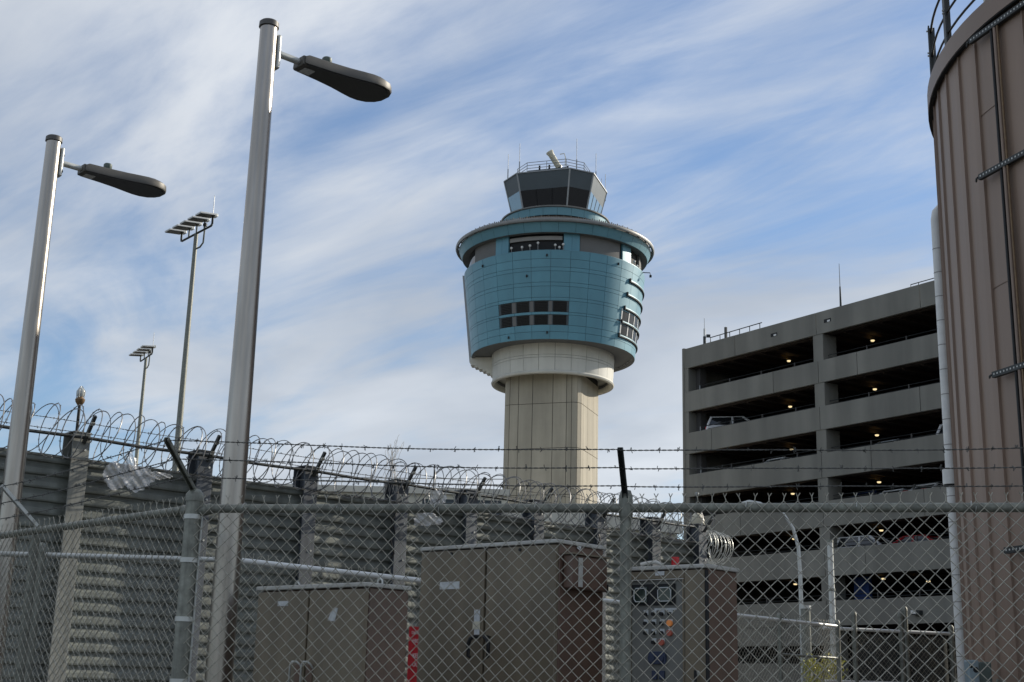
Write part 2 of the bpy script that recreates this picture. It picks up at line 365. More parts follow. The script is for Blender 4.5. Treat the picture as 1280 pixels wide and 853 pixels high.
# drum
dr_ = lambda z: 9.14+(10.28-9.14)*(z-36.8)/(46.3-36.8)
MB().lathe([(dr_(36.9)-.085, 36.9), (dr_(46.3)-.085, 46.25), (9.0, 46.25)], 96).build('drum_core', 'tealgrey', tw, smooth=60)
MB().lathe([(6.7, 37.0), (8.7, 36.98), (8.72, 36.82), (dr_(36.8)-.03, 36.80), (dr_(36.95)-.02, 36.93)], 96).build('drum_soffit', 'soffit', tw, smooth=40)
sl_ = MB()
for k in range(10):
    t0 = radians(95+k*7); sl_.lathe([(8.45, 36.97), (8.45, 36.90), (8.62, 36.90), (8.62, 36.97)], 3, t0=t0, t1=t0+radians(5))
sl_.build('soffit_vent', 'silver', tw)
rows = [36.8, 37.6, 38.32, 39.43, 39.71, 40.91, 41.26, 42.46, 42.88, 44.08, 44.5, 45.4, 46.3]
PH = -4.2
for i in range(len(rows)-1):
    z0, z1 = rows[i], rows[i+1]; win = (i in (2, 4)); pm = None; back = MB()
    for k in range(-15, 15):
        ta = PH+12*k; midt = ta+6
        if win and (-40.5 < midt < 8): continue
        if win and 43 < midt < 92: continue
        if i == 3 and 43 < midt < 92: continue
        if abs(midt) < 104:
            if pm is None: pm = patch(dr_, z0, z1, PH, PH+12, .035, .09, 4).build('drum_panel', 'teal', tw, smooth=30); pm.rotation_euler = (0, 0, radians(12*k))
            else: link_copy(pm, tw, rz=radians(12*k))
        else:
            q = patch(dr_, z0, z1, ta, ta+12, .05, .11, 4); back.add(q.v, q.f)
    back.build('drum_panels_behind', 'teal', tw, smooth=30, kind='stuff')
# drum windows, front group: 4 bays x 2 rows
def xz(r, t, z): t = radians(t); return (r*sin(t), -r*cos(t), z)
for (z0, z1) in ((38.32, 39.43), (39.71, 40.91)):
    for k, (a, b) in enumerate(((-38.6, -30.1), (-26.8, -17.8), (-14.7, -5.5), (-2.6, 6.6))):
        f = patch(lambda z: dr_(z)-.065, z0, z1, a, b, .05, .12, 4).build('drum_window', 'glass_dark', tw, smooth=30)
        m = MB()
        for q in range(6):
            zz = z0+.10+(z1-z0-.16)*q/6; s_ = patch(lambda z: dr_(z)-.045, zz, zz+.045, a+.5, b-.5, .0, .016, 4); m.add(s_.v, s_.f)
        m.build('window_louvre', 'slatdark', f, smooth=30)
    for (a, b) in ((-40.1, -38.9), (-29.8, -27.1), (-17.5, -15.0), (-5.2, -2.9), (6.8, 7.7)):
        patch(lambda z: dr_(z)-.05, z0+.03, z1-.03, a, b, .03, .12, 2).build('window_pier', 'tealgrey' if a < -39 or a > 6 else 'blind', tw, smooth=30)
# sunshade fins and side windows, right side
for z, th in ((44.45, 53), (42.87, 51.5), (41.3, 50), (39.75, 48.5), (38.2, 47)):
    m = MB(); r0 = dr_(z); m.lathe([(r0-.02, z+.06), (r0+.17, z+.02), (r0+.17, z-.10), (r0+.13, z-.12), (r0-.02, z-.08)], 18, t0=radians(th), t1=radians(th+52))
    fn = m.build('sunshade', 'teal2', tw, smooth=35)
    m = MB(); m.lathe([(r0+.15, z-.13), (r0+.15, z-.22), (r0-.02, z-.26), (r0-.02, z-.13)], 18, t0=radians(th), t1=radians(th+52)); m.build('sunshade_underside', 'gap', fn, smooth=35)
    tt = radians(th); MB().box((sin(tt)*(r0+.09), -cos(tt)*(r0+.09), z-.04), (.12, .06, .24), ((sin(tt), -cos(tt), 0), (cos(tt), sin(tt), 0), (0, 0, 1))).build('sunshade_bracket', 'gap', fn)
for (z0, z1) in ((38.35, 39.6), (39.85, 41.15)):
    for k in range(5):
        a = 48.5+k*8.6
        f = patch(lambda z: dr_(z)-.02, z0, z1, a+.4, a+8.0, .03, .06, 3).build('side_window', 'glass_dark', tw, smooth=30)
        patch(lambda z: dr_(z)+.03, z0, z1, a-.5, a+.4, .0, .08, 1).build('side_window_mullion', 'white', f, smooth=30)
    m = patch(lambda z: dr_(z)-.05, z0, z1, 43.9, 48.3, .03, .1, 2); m.build('drum_panel', 'teal', tw, smooth=30)
for zc in (39.55, 38.32, 41.2):
    pass
m = MB(); m.add(*(lambda q: (q.v, q.f))(patch(lambda z: dr_(z)-.01, 39.43, 39.71, 43.9, 91.7, .04, .1, 14))); m.build('drum_panel', 'teal', tw, smooth=30)
# small dark fixtures on the drum
for th, z in ((-52, 45.6), (-6.5, 45.75), (40.5, 45.75), (-19, 43.6), (-6, 37.5), (-33, 37.2)):
    tt = radians(th); r = dr_(z); MB().box((sin(tt)*(r+.06), -cos(tt)*(r+.06), z), (.09, .11, .11)).build('drum_fixture', 'black', tw)
# left edge fin and stepped service bracket
m = MB(); t = radians(-96)
ax_r = np.array([sin(t), -cos(t), 0]); ax_t = np.array([cos(t), sin(t), 0])
m.extr([(dr_(46)-.1, 46.6), (dr_(46)+.28, 46.6), (dr_(36.8)+.25, 36.4), (dr_(36.8)-.15, 36.4)], (0, 0, 0), ax_r, (0, 0, 1), ax_t, .9); m.build('edge_fin', 'silver', tw)
m = MB(); m.extr([(9.3, 36.9), (9.3, 36.25), (6.7, 34.9), (6.7, 36.9)], (0, 0, 0), ax_r, (0, 0, 1), ax_t, 1.3); fin2 = m.build('stair_soffit', 'collar', tw)
for k in range(6):
    q = 9.05-k*.45; MB().box(tuple(ax_r*q+np.array([0, 0, 36.12-.52*.45*k])), (.16, .66, .13), (ax_r, ax_t, (0, 0, 1))).build('step', 'collar', fin2)
# window gallery
MB().lathe([(9.55, 46.2), (9.55, 48.6)], 72).build('gallery_core', 'gap', tw, smooth=60)
MB().lathe([(9.0, 46.28), (10.26, 46.30), (10.26, 46.36), (9.0, 46.4)], 96).build('gallery_sill', 'teal2', tw, smooth=40)
gal = lambda z: 9.97
def bay(a, b, material, name, dep=0., n=6, z0=46.3, z1=48.5): return patch(lambda z: 9.97-dep, z0, z1, a, b, .02, .25, n).build(name, material, tw, smooth=30)
bay(-66, -42.2, 'blind', 'gallery_blind', .12); bay(-42, -37, 'teal', 'gallery_pier', 0, 3); bay(-37, -32, 'teal', 'gallery_pier', 0, 3)
bay(3.6, 8.7, 'teal', 'gallery_pier', 0, 3); bay(8.7, 13.7, 'teal', 'gallery_pier', 0, 3); bay(14, 44.6, 'blind', 'gallery_blind', .12, 10)
bay(46.2, 55.5, 'teal2', 'gallery_pier', 0, 4)
for a in range(96, 264, 12): bay(a+.3, a+11.7, 'shade' if (a//12) % 3 else 'teal', 'gallery_blind' if (a//12) % 3 else 'gallery_pier', .1, 4)
bay(-90, -66.5, 'glass', 'gallery_glazing', .2, 6); bay(72, 94, 'blind', 'gallery_blind', .12, 6)
# the recessed opening: back panel, head panel and lamps standing in it
patch(lambda z: 9.6, 46.3, 48.3, -32, 3.6, .0, .05, 10).build('gallery_recess', 'gap', tw, smooth=30)
patch(lambda z: 9.85, 47.62, 48.05, -31.6, 2.8, .0, .12, 10).build('recess_soffit_panel', 'shade', tw, smooth=30)
for i, (th, z) in enumerate(((-29.5, 46.9), (-22.3, 46.85), (-17.2, 46.95), (-12.2, 47.2), (-1.6, 46.95), (.9, 46.7), (3.2, 47.05), (59, 46.9), (63, 46.6), (66, 46.55))):
    t = radians(th); rr0 = 10.08; o = MB(); o.lathe([(0, -.13), (.11, -.1), (.15, .03), (.07, .13), (0, .14)], 10, (sin(t)*rr0, -cos(t)*rr0, z)); fl = o.build('gallery_floodlight', 'white', tw, smooth=60)
    MB().tube([(sin(t)*rr0, -cos(t)*rr0, z-.1), (sin(t)*(rr0-.05), -cos(t)*(rr0-.05), 46.35)], .03, 6).build('lamp_stem', 'silver', fl)
# saucer: soffit, fascia, rim ring and brackets, roof
MB().lathe([(9.3, 48.42), (10.55, 48.30)], 96).build('saucer_soffit', 'soffit', tw, smooth=40)
pm = None
for k in range(36):
    if pm is None: pm = patch(lambda z: 10.56+.42*(z-48.25), 48.25, 49.28, 0, 10, .03, .08, 4).build('fascia_panel', 'teal2', tw, smooth=30)
    else: link_copy(pm, tw, rz=radians(10*k))
MB().lathe([(10.5, 48.3), (10.9, 49.22)], 96).build('fascia_core', 'gap', tw, smooth=40)
MB().lathe([(11.02, 49.52), (11.22, 49.66), (11.34, 49.60), (11.38, 49.42), (11.30, 49.24), (11.12, 49.28), (11.02, 49.40), (11.02, 49.52)], 120).build('rim_ring', 'rimgrey', tw, smooth=60)
for k in range(36):
    t = radians(10*k+5)
    MB().box((sin(t)*11.0, -cos(t)*11.0, 49.42), (.09, .16, .05), ((sin(t), -cos(t), 0), (cos(t), sin(t), 0), (0, 0, 1))).build('rim_bracket', 'rimgrey', tw)
MB().lathe([(10.93, 49.25), (10.85, 49.62), (6.6, 50.7), (5.6, 50.75)], 96).build('saucer_roof', 'brownscreen', tw, smooth=40)
m = MB()
for k in range(110):
    t = radians(-78+k*1.42); r = 10.75; h = .34 if k % 3 else .42
    m.box((sin(t)*r, -cos(t)*r, 49.62+h/2), (.06, .03, h/2), ((cos(t), sin(t), 0), (sin(t), -cos(t), 0), (0, 0, 1)))
m.build('roof_gravel_stop', 'brownscreen', tw, kind='stuff')
MB().lathe([(5.75, 50.6), (5.75, 51.95)], 80).build('mid_ring_wall', 'brownscreen', tw, smooth=40)
for k in range(24):
    patch(lambda z: 6.0+.15*(z-51.9), 51.86, 52.74, 15*k, 15*k+15, .03, .1, 4).build('mid_ring_panel', 'teal2', tw, smooth=30)
MB().lathe([(5.9, 51.84), (5.9, 52.7)], 72).build('mid_ring_core', 'gap', tw, smooth=40)
MB().lathe([(5.4, 51.84), (5.99, 51.84)], 72).build('mid_ring_soffit', 'gap', tw)
MB().lathe([(6.05, 52.74), (6.27, 52.78), (6.3, 52.90), (6.2, 52.95), (5.2, 53.0), (.1, 53.0)], 80).build('mid_ring_rim', 'rimgrey', tw, smooth=40)
# cab
def octo(s, hu=3.1, w=5.3): return [rot(u*s, v*s, 18) for u, v in ((-hu, -w+.1), (hu, -w+.1), (w, -hu), (w, hu), (hu, w-.1), (-hu, w-.1), (-w, hu), (-w, -hu))]
zs = [(52.95, .815), (53.25, .825), (55.45, .925), (57.4, 1.0)]
def lerp(a, b, t): return tuple(a[i]+(b[i]-a[i])*t for i in range(len(a)))
def quad_slab(p, q, r, s, th_, m=None):      # p,q bottom left/right, r,s top right/left; thickness inward
    m = m or MB(); P = [np.array(x, float) for x in (p, q, r, s)]; n_ = np.cross(P[1]-P[0], P[3]-P[0]); n_ /= np.linalg.norm(n_)
    c = sum(P)/4
    if n_[0]*c[0]+n_[1]*c[1] < 0: n_ = -n_
    V = [x+n_*0 for x in P]+[x-n_*th_ for x in P]
    return m.add(V, [(0, 1, 2, 3), (7, 6, 5, 4), (0, 4, 5, 1), (1, 5, 6, 2), (2, 6, 7, 3), (3, 7, 4, 0)])
O = [[(x, y, z) for x, y in octo(s)] for z, s in zs]
MB().prism(octo(.93), 57.2, 57.38).build('cab_roof', 'tealgrey', tw)
MB().prism(octo(.78), 53.0, 55.5, octo(.88)).build('cab_interior', 'gap', tw)
npan = {0: 3, 1: 1, 2: 4, 3: 1, 4: 3, 5: 1, 6: 4, 7: 1}
for i in range(8):
    j = (i+1) % 8
    quad_slab(O[2][i], O[2][j], O[3][j], O[3][i], .1).build('cab_fascia', 'tealgrey', tw)
    quad_slab(O[0][i], O[0][j], O[1][j], O[1][i], .1).build('cab_sill', 'tealgrey', tw)
    n_ = npan[i]
    for k in range(n_):
        a, b = k/n_+.012, (k+1)/n_-.012
        quad_slab(lerp(O[1][i], O[1][j], a), lerp(O[1][i], O[1][j], b), lerp(O[2][i], O[2][j], b), lerp(O[2][i], O[2][j], a), .08).build('cab_window', 'glass_painted_sky' if i in (2, 7) else 'glass', tw)
        if k: 
            MB().tube([lerp(O[1][i], O[1][j], k/n_), lerp(O[2][i], O[2][j], k/n_)], .045, 4).build('cab_mullion', 'black', tw)
    MB().tube([np.array(O[0][i])*1.0, np.array(O[3][i])*1.0], .10, 6).build('cab_corner_post', 'silver', tw)
MB().prism(octo(1.015), 57.38, 57.5).build('cab_coping', 'silver', tw)
MB().prism(octo(.80), 57.5, 58.25, octo(.72)).build('roof_upstand', 'tealgrey', tw)
# roof railing
rail = [(x, y) for x, y in octo(.75)]
for z in (58.45, 58.8, 59.15):
    MB().tube([(x, y, z) for x, y in rail+rail[:1]], .035, 6).build('roof_rail', 'silver', tw)
for i in range(8):
    for f_ in ((0, .5) if i % 2 == 0 else (0,)):
        x, y = lerp(rail[i], rail[(i+1) % 8], f_); MB().tube([(x, y, 57.45), (x, y, 59.17)], .04, 6).build('roof_rail_post', 'silver', tw)
for x, y, z0, z1 in ((-5.6, -1.6, 57.4, 60.7), (-4.3, -3.2, 57.4, 61.4), (2.2, -3.6, 57.4, 62.0), (4.6, -.6, 57.4, 61.5), (6.0, 3.5, 57.2, 60.6), (5.4, 1.4, 57.2, 59.2)):
    a = MB().tube([(x, y, z0), (x, y, z0+(z1-z0)*.45)], .07, 6).build('aerial_base', 'silver', tw)
    MB().tube([(x, y, z0+(z1-z0)*.45), (x, y, z1)], .032, 5).build('aerial_whip', 'silver', a)
# tilted cream drum light / radar on the roof
m = MB(); p0 = np.array([.20, -3.0, 58.7]); p1 = np.array([-.95, -3.4, 60.45]); m.tube([p0, p0+(p1-p0)*.15, p0+(p1-p0)*.8, p1-(p1-p0)*.06, p1], [.36, .34, .36, .46, .38], 14)
rl = m.build('roof_searchlight', 'cream', tw, smooth=50)
MB().tube([(.35, -3.0, 57.5), (.35, -3.0, 58.9)], .22, 10).build('searchlight_stand', 'silver', rl, smooth=50)
MB().tube([(.3, -3.0, 60.3), (.8, -3.0, 60.4), (.95, -3.0, 59.9), (.9, -3.0, 58.4)], .05, 6).build('searchlight_yoke', 'cream', rl)
MB().box((.35, -3.0, 58.0), (.5, .35, .35)).build('searchlight_box', 'rimgrey', rl)
for x, y in ((-.9, -3.6), (-2.0, -3.3), (1.2, -3.4), (-4.6, -2.5)):
    MB().b2(x-.1, x+.1, y-.1, y+.1, 58.2 if abs(x) < 3 else 57.5, 58.7 if abs(x) < 3 else 57.85).build('roof_unit', 'black', tw)
# camera arms on the right of the drum
t = radians(72); MB().tube([(sin(t)*10.2, -cos(t)*10.2, 46.3), (sin(t)*11.1, -cos(t)*11.1, 46.2), (sin(t)*11.15, -cos(t)*11.15, 45.9)], .05, 6).build('camera_arm', 'darksteel', tw)
MB().box((sin(t)*11.15, -cos(t)*11.15, 45.8), (.12, .12, .12)).build('camera', 'black', tw)
# base block of the tower (behind the wall)
MB().prism([rot(x, y, 19) for x, y in ((-9, -8), (9, -8), (9, 9), (-9, 9))], 0, 6.5).build('tower_base', 'shaft', tw)

# ================================================================== PARKING GARAGE   (local x along the facade, y inward)
gr = thing('parking_garage', 'grey concrete multi-storey parking garage with open decks', 'parking garage', (12.77, 94.85, 0), atan2(-.823, .568))
GL, GD = 50., 32.
tops = [25.83, 22.53, 19.47, 16.40, 13.30, 10.25, 7.03]
bots = [24.32, 21.05, 17.93, 14.80, 11.67, 8.55, 5.50]
cols = [12.55, 25.1, 37.6]
joints = {0: [0, 5.3, 12.9, 21.3, 29, 37.9, 46, GL], 1: [0, 8.9, 12.95, 16.2, 25.5, 33, 38, GL], 2: [0, 2.8, 12.95, 20.9, 25.5, 34, 38, GL], 3: [0, 12.95, 17.0, 25.5, 30, 38, GL],
          4: [0, 5.5, 12.95, 20.8, 25.5, 38, GL], 5: [0, 12.95, 16.2, 25.5, 33, 38, GL], 6: [0, 6.2, 12.95, 19, 25.5, 38, GL]}
for k in range(7):
    J = joints[k]
    for a, b in zip(J[:-1], J[1:]):
        fbox('spandrel_panel', 'conc', gr, a+.018, b-.018, 0, .22, bots[k], tops[k]+(0 if k else .0), bevel=.015)
    fbox('floor_slab', 'conc_shaded', gr, -.1, GL+.1, .21, GD+.1, tops[k]-1.25, tops[k]-.95)
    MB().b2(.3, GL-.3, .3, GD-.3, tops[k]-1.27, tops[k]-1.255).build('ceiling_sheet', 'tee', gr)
    # double-tee stems
    m = MB()
    for q in range(int(GL/1.5)):
        x = .9+q*1.5; m.b2(x, x+.16, .95, GD-.5, tops[k]-1.52, tops[k]-1.27)
    m.b2(.3, GL-.3, .5, .9, bots[k]+.02, tops[k]-1.27)
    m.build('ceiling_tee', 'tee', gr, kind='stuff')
    if k:
        # guard cables with posts above the spandrel
        for dz in (.16, .38):
            MB().tube([(.9, .5, tops[k]+dz), (GL-.5, .5, tops[k]+dz)], .022, 5).build('guard_cable', 'darksteel', gr)
        for q in range(16):
            x = 1.15+q*3.1
            if all(not (c-.3 < x < c+1.5) for c in cols): MB().b2(x-.035, x+.035, .46, .54, tops[k]-.9, tops[k]+.42).build('guard_post', 'conc_shaded' if q else 'silver', gr)
        for x in (7.3, 14.8, 22.3, 29.8, 37.3, 44.8):
            lm = MB(); lm.lathe([(0, -.04), (.09, -.04), (.13, .0), (.13, .05)], 10, (x, 3.3, tops[k-1]-1.74)); lm.build('ceiling_lamp', 'lamp', gr, smooth=40)
for x in (16.9, 31):
    MB().lathe([(0, -.04), (.09, -.04), (.13, .0), (.13, .05)], 10, (x, 5.0, 8.35)).build('ceiling_lamp', 'lamp', gr, smooth=40)
for c in cols:
    for k in range(6):
        z1 = bots[k]; z0 = tops[k+1]
        fbox('column', 'conc', gr, c, c+.85, .04, 1.35, z0-.02, z1+.02, bevel=.02)
    fbox('column', 'conc', gr, c, c+.85, .04, 1.35, 0, bots[6]+.02, bevel=.02)
for k in range(6): fbox('corner_pier', 'conc', gr, .0, .42, .02, 1.0, tops[k+1]+.003, bots[k]-.003, bevel=.015); fbox('corner_pier', 'conc_shaded', gr, .42, .9, .75, 1.3, tops[k+1]-.02, bots[k]+.02)
fbox('end_wall', 'conc', gr, -.22, -.005, -.0, GD, 0, 25.9)
fbox('end_wall', 'conc', gr, GL+.005, GL+.22, -.0, GD, 0, 25.9)
fbox('rear_wall', 'conc_shaded', gr, 0, GL, GD+.005, GD+.25, 0, 25.9)
# ground storey left part: ramp wall with a dark slot
fbox('ramp_wall', 'conc', gr, 0, 12.5, .05, .3, 4.3, 5.49, bevel=.02)
fbox('ground_wall', 'conc', gr, 0, 12.5, .05, .3, 0, 3.2, bevel=.02)
fbox('slot_wall', 'gap', gr, 0, 12.5, 3, 3.2, 0, 5.4)
fbox('ground_rear_wall', 'conc_shaded', gr, 12.6, GL, 9, 9.2, 0, 5.4)
fbox('ramp_sign', 'blue', gr, 13.5, 14.7, 2.0, 2.3, 7.1, 8.6)
for x, z in ((9.3, 5.95), (20.0, 6.1)):
    w = MB().b2(x-.28, x+.28, -.32, -.003, z-.12, z+.14).build('wall_lamp', 'darksteel', gr); MB().b2(x-.3, x+.05, -.36, -.325, z-.06, z+.14).build('lamp_glass', 'white', w)
# holes in the top parapet (scuppers)
for x in (9.1, 13.9): 
    sc = MB().b2(x-.30, x+.30, -.012, -.003, 24.98, 25.22).build('scupper', 'gap', gr); MB().b2(x-.02, x+.22, -.02, -.013, 25.0, 25.12).build('scupper_lip', 'white', sc)
# roof railing, aerials
rr_ = thing('roof_guardrail', 'thin dark guardrail on the roof edge of the grey garage', 'railing', (12.77, 94.85, 25.83), atan2(-.823, .568))
MB().tube([(2.2, .6, .02), (2.2, .6, .55), (7.4, .6, .60)], .035, 6).build('rail', 'darksteel', rr_)
for i in range(5): MB().tube([(3.2+i*1.0, .6, .02), (3.2+i*1.0, .6, .57)], .03, 5).build('rail_post', 'darksteel', rr_)
MB().b2(3.75, 3.9, .5, .65, .02, 1.0).build('rail_stub', 'darksteel', rr_)
rr2 = thing('roof_guardrail', 'thin guardrail on the garage roof beside the brown silo', 'railing', (12.77, 94.85, 25.83), atan2(-.823, .568))
MB().tube([(20.2, .6, .02), (20.2, .6, .35), (34, .6, .4)], .03, 6).build('rail', 'darksteel', rr2)
for i in range(10): MB().tube([(20.8+i*1.3, .6, .02), (20.8+i*1.3, .6, .37)], .025, 5).build('rail_post', 'darksteel', rr2)
def gloc(t, dep, z): return (12.77+.568*t+.823*dep, 94.85-.823*t+.568*dep, z)
ae = thing('roof_aerial', 'tall thin whip aerial on the middle of the garage roof', 'aerial', gloc(14.2, 1, 25.84))
MB().tube([(0, 0, 0), (0, 0, 1.7)], [.08, .05], 8).build('aerial_base', 'darksteel', ae); MB().tube([(0, 0, 1.7), (0, 0, 3.3)], [.03, .018], 6).build('aerial_whip', 'silver', ae)
ae = thing('roof_aerial', 'short white aerial mast at the left corner of the garage roof', 'aerial', gloc(1.15, 1, 25.84))
MB().tube([(0, 0, 0), (0, 0, .9)], .11, 8).build('aerial_base', 'darksteel', ae); MB().tube([(0, 0, .9), (0, 0, 1.5)], .08, 8).build('aerial_tube', 'white', ae)
MB().tube([(0, 0, 1.4), (0, 0, 2.3)], .02, 5).build('aerial_whip', 'silver', ae); MB().box((.28, 0, .95), (.14, .1, .1)).build('aerial_unit', 'darksteel', ae)

# cars on the decks ---------------------------------------------------------
def make_car(label, paint, suv, loc, rz, cat='car'):
    t = thing('parked_car', label, cat, loc, rz, 'cars parked in the garage')
    h = 1.72 if suv else 1.45; w = .9
    if suv: body = [(-2.25, .35), (2.2, .3), (2.3, .75), (2.1, 1.0), (1.15, 1.08), (-2.2, 1.1), (-2.32, .8)]; roof = [(-2.15, 1.08), (1.2, 1.06), (.35, h-.05), (-.2, h), (-1.9, h-.03)]
    else: body = [(-2.25, .3), (2.25, .28), (2.32, .65), (2.1, .86), (1.1, .96), (-1.5, 1.0), (-2.2, .98), (-2.3, .7)]; roof = [(-1.75, .97), (1.15, .95), (.35, h-.05), (-.3, h), (-1.0, h-.04)]
    MB().extr(body, (0, 0, 0), (1, 0, 0), (0, 0, 1), (0, 1, 0), 2*w).build('body', paint, t, bevel=.09)
    cbn = MB(); n = len(roof); V = [(x, sgn*(w-.06-(.14 if z > 1.2 else 0)), z) for sgn in (-1, 1) for x, z in roof]
    cbn.add(V, [(i, (i+1) % n, n+(i+1) % n, n+i) for i in range(n)]+[tuple(range(n-1, -1, -1)), tuple(range(n, 2*n))]); cbn.build('cabin_glass', 'glass', t, bevel=.05)
    rp = [(x, z) for x, z in roof if z > 1.2]; m = MB(); x0, x1 = min(p[0] for p in rp), max(p[0] for p in rp)
    m.b2(x0-.02, x1+.02, -w+.18, w-.18, h-.06, h+.012); m.build('roof', paint, t, bevel=.03)
    for sgn in (-1, 1):
        for (a, b) in ((roof[0], roof[-1]), (roof[1], roof[2]), ((-.35, 1.0), (-.4, h-.03))):
            MB().tube([(a[0], sgn*(w-.055), a[1]), (b[0], sgn*(w-.19), b[1])], .085, 6).build('pillar', paint, t)
        for x in (-1.42, 1.42):
            MB().tube([(x, sgn*(w-.2), .33), (x, sgn*(w+.01), .33)], .33, 16).build('wheel', 'black', t, smooth=40)
        MB().box((-2.29, sgn*.66, .88), (.05, .17, .09)).build('tail_light', 'lens_red', t)
        MB().box((2.24, sgn*.66, .72), (.06, .17, .07)).build('headlight', 'white', t)
    MB().box((-2.33, 0, .62), (.02, .26, .07)).build('number_plate', 'label', t)
    return t
GA = atan2(-.823, .568)
def fl(k): return tops[k]-.95
make_car('white sport utility vehicle with red tail lamps on the third garage deck down', 'carw', True, gloc(2.9, 2.6, fl(2)+.30), GA+radians(42))
make_car('white car roof showing over the fourth spandrel in the left garage bay', 'carw', False, gloc(7.3, 2.9, fl(3)+.1), GA+radians(90))
make_car('silver car roof over the fourth spandrel right of the garage column', 'cars', False, gloc(16.9, 2.9, fl(3)+.05), GA+radians(90))
make_car('white sport utility vehicle beside the white pipe on the fourth deck down', 'carw', True, gloc(22.3, 3.0, fl(3)+.05), GA+radians(85))
make_car('dark car just below the roofline beside the white pipe, second deck down', 'cars', False, gloc(21.8, 3.0, fl(2)+.0), GA+radians(88))
make_car('dark blue car beside the garage column on the fifth deck down', 'carb', False, gloc(14.9, 3.0, fl(4)+.1), GA+radians(90))
make_car('white car nearer the column of two on the fifth garage deck down', 'carw', False, gloc(17.1, 2.9, fl(4)), GA+radians(90))
make_car('white car further right of two on the fifth garage deck down', 'carw', False, gloc(19.6, 2.9, fl(4)+.1), GA+radians(92))
make_car('white car with red tail lamp on the sixth garage deck down', 'carw', True, gloc(15.3, 1.75, fl(5)+.0), GA+radians(6))
make_car('red car on the sixth garage deck down beside a white one', 'carr', False, gloc(19.4, 1.75, fl(5)+.0), GA+radians(6))

# ================================================================== DISTANT BUILDINGS
b = thing('terminal_building', 'long pale low building with thin roof rail behind the teal tower', 'building', (-8, 95, 0))
fbox('wall', 'bldg', b, -22, 7.9, 0, 30, 0, 14.6)
fbox('roof', 'bldgroof', b, -22.3, 8.1, -.3, 30, 14.6, 15.05)
for k in range(16):
    fbox('facade_joint', 'shade', b, -21.5+k*1.9, -21.42+k*1.9, -.03, -.003, 0, 14.5)
MB().tube([(-6, .5, 15.7), (8, .5, 15.9)], .035, 5).build('roof_rail', 'silver', b); MB().tube([(-6, .5, 15.4), (8, .5, 15.5)], .025, 5).build('roof_rail', 'silver', b)
for k in range(9): MB().tube([(-5.8+k*1.7, .5, 15.05), (-5.8+k*1.7, .5, 15.85)], .03, 5).build('roof_rail_post', 'silver', b)
MB().tube([(2.6, .2, 15.05), (2.6, .2, 16.8)], .06, 6).build('roof_vent', 'darksteel', b)
b = thing('utility_building', 'pale building with light metal roof between tower and garage', 'building', (4, 70, 0), radians(26))
fbox('wall', 'bldg', b, -2, 5.9, 0, 10, 0, 9.7); fbox('roof', 'bldgroof', b, -2.3, 6.05, -.3, 10, 9.7, 10.35)
for k in range(5): fbox('facade_joint', 'shade', b, -1.6+k*1.4, -1.54+k*1.4, -.03, -.003, 0, 9.6)
b = thing('roof_plant_room', 'dark slatted plant room box behind the razor wire left of the tower', 'plant room', (-3.9, 60, 0))
fbox('wall', 'bldg2', b, 0, 3.6, 0, 5, 0, 9.6)
for k in range(12): fbox('slat', 'tealgrey', b, .05, 3.55, -.06, -.003, 8.1+k*.12, 8.16+k*.12)
fbox('annexe', 'bldgroof', b, 3.62, 4.6, .3, 4, 0, 9.1)

# ================================================================== FLOODLIGHT MASTS
def flood_mast(label, base, zbar, n, hd, SP, sc=1.):
    t = thing('floodlight_mast', label, 'floodlight mast', base, 0, 'floodlight masts behind the wall')
    MB().tube([(0, 0, 0), (0, 0, zbar)], [.24*sc, .11*sc], 14).build('mast_pole', 'galv', t, smooth=60)
    d = np.array([cos(hd), sin(hd), 0]); e = -np.array([-sin(hd), cos(hd), 0])
    half = (n-1)*.5*SP
    pts = [d*-half+np.array([0, 0, .45]), d*-half+np.array([0, 0, .1]), d*-(half-.12), d*(half-.12), d*half+np.array([0, 0, .1]), d*half+np.array([0, 0, .45])]
    MB().tube([p+np.array([0, 0, zbar]) for p in pts], .06, 8).build('crossbar', 'darksteel', t, smooth=60)
    for k in range(n):
        x = -half+k*SP; p = d*x+np.array([0, 0, zbar+.48])
        st = MB().tube([d*x+np.array([0, 0, zbar]), p], .045, 6).build('lamp_stem', 'galv', t)
        c = p-e*0+np.array([0, 0, .06]); q = -0.52*np.array([-e[0], -e[1], 0])
        tl = np.array([e[0], e[1], -.10]); tl /= np.linalg.norm(tl); up = np.array([0, 0, 1.]); up = up-tl*(up@tl); up /= np.linalg.norm(up)
        cc = c+tl*.42
        fl_ = MB().box(cc, (.33, .46, .05), (d, tl, up)).build('floodlight', 'white', t, bevel=.02)
        MB().box(cc-up*.056, (.29, .42, .008), (d, tl, up)).build('floodlight_lens', 'ledgrid', fl_)
        MB().box(c-tl*.12+up*.02, (.17, .10, .09), (d, tl, up)).build('driver_box', 'galv_bright', fl_, bevel=.02)
    k = np.array([cos(hd), sin(hd), 0])
    MB().tube([np.array([0, 0, zbar-.9]), k*.6+np.array([0, 0, zbar-.92]), k*.95+np.array([0, 0, zbar-.75]), k*1.0+np.array([0, 0, zbar+.2])], .05, 8).build('side_arm', 'galv', t, smooth=60)
    MB().lathe([(0, -.12), (.11, -.08), (.12, .05), (0, .14)], 10, tuple(k*1.0+np.array([0, 0, zbar+.25]))).build('camera_dome', 'darksteel', t, smooth=60)
    p = d*half; MB().tube([(p[0], p[1], zbar+.5), (p[0], p[1], zbar+1.7)], .02, 5).build('lightning_rod', 'silver', t)
    p = d*-half*.1; MB().tube([(p[0], p[1], zbar+.5), (p[0], p[1], zbar+1.0)], .015, 5).build('lightning_rod', 'silver', t)
    return t
flood_mast('taller floodlight mast with five lamps behind the corrugated wall', (-17.45, 68.7, 0), 25.0, 5, -atan2(2.92, 2.38), .93)
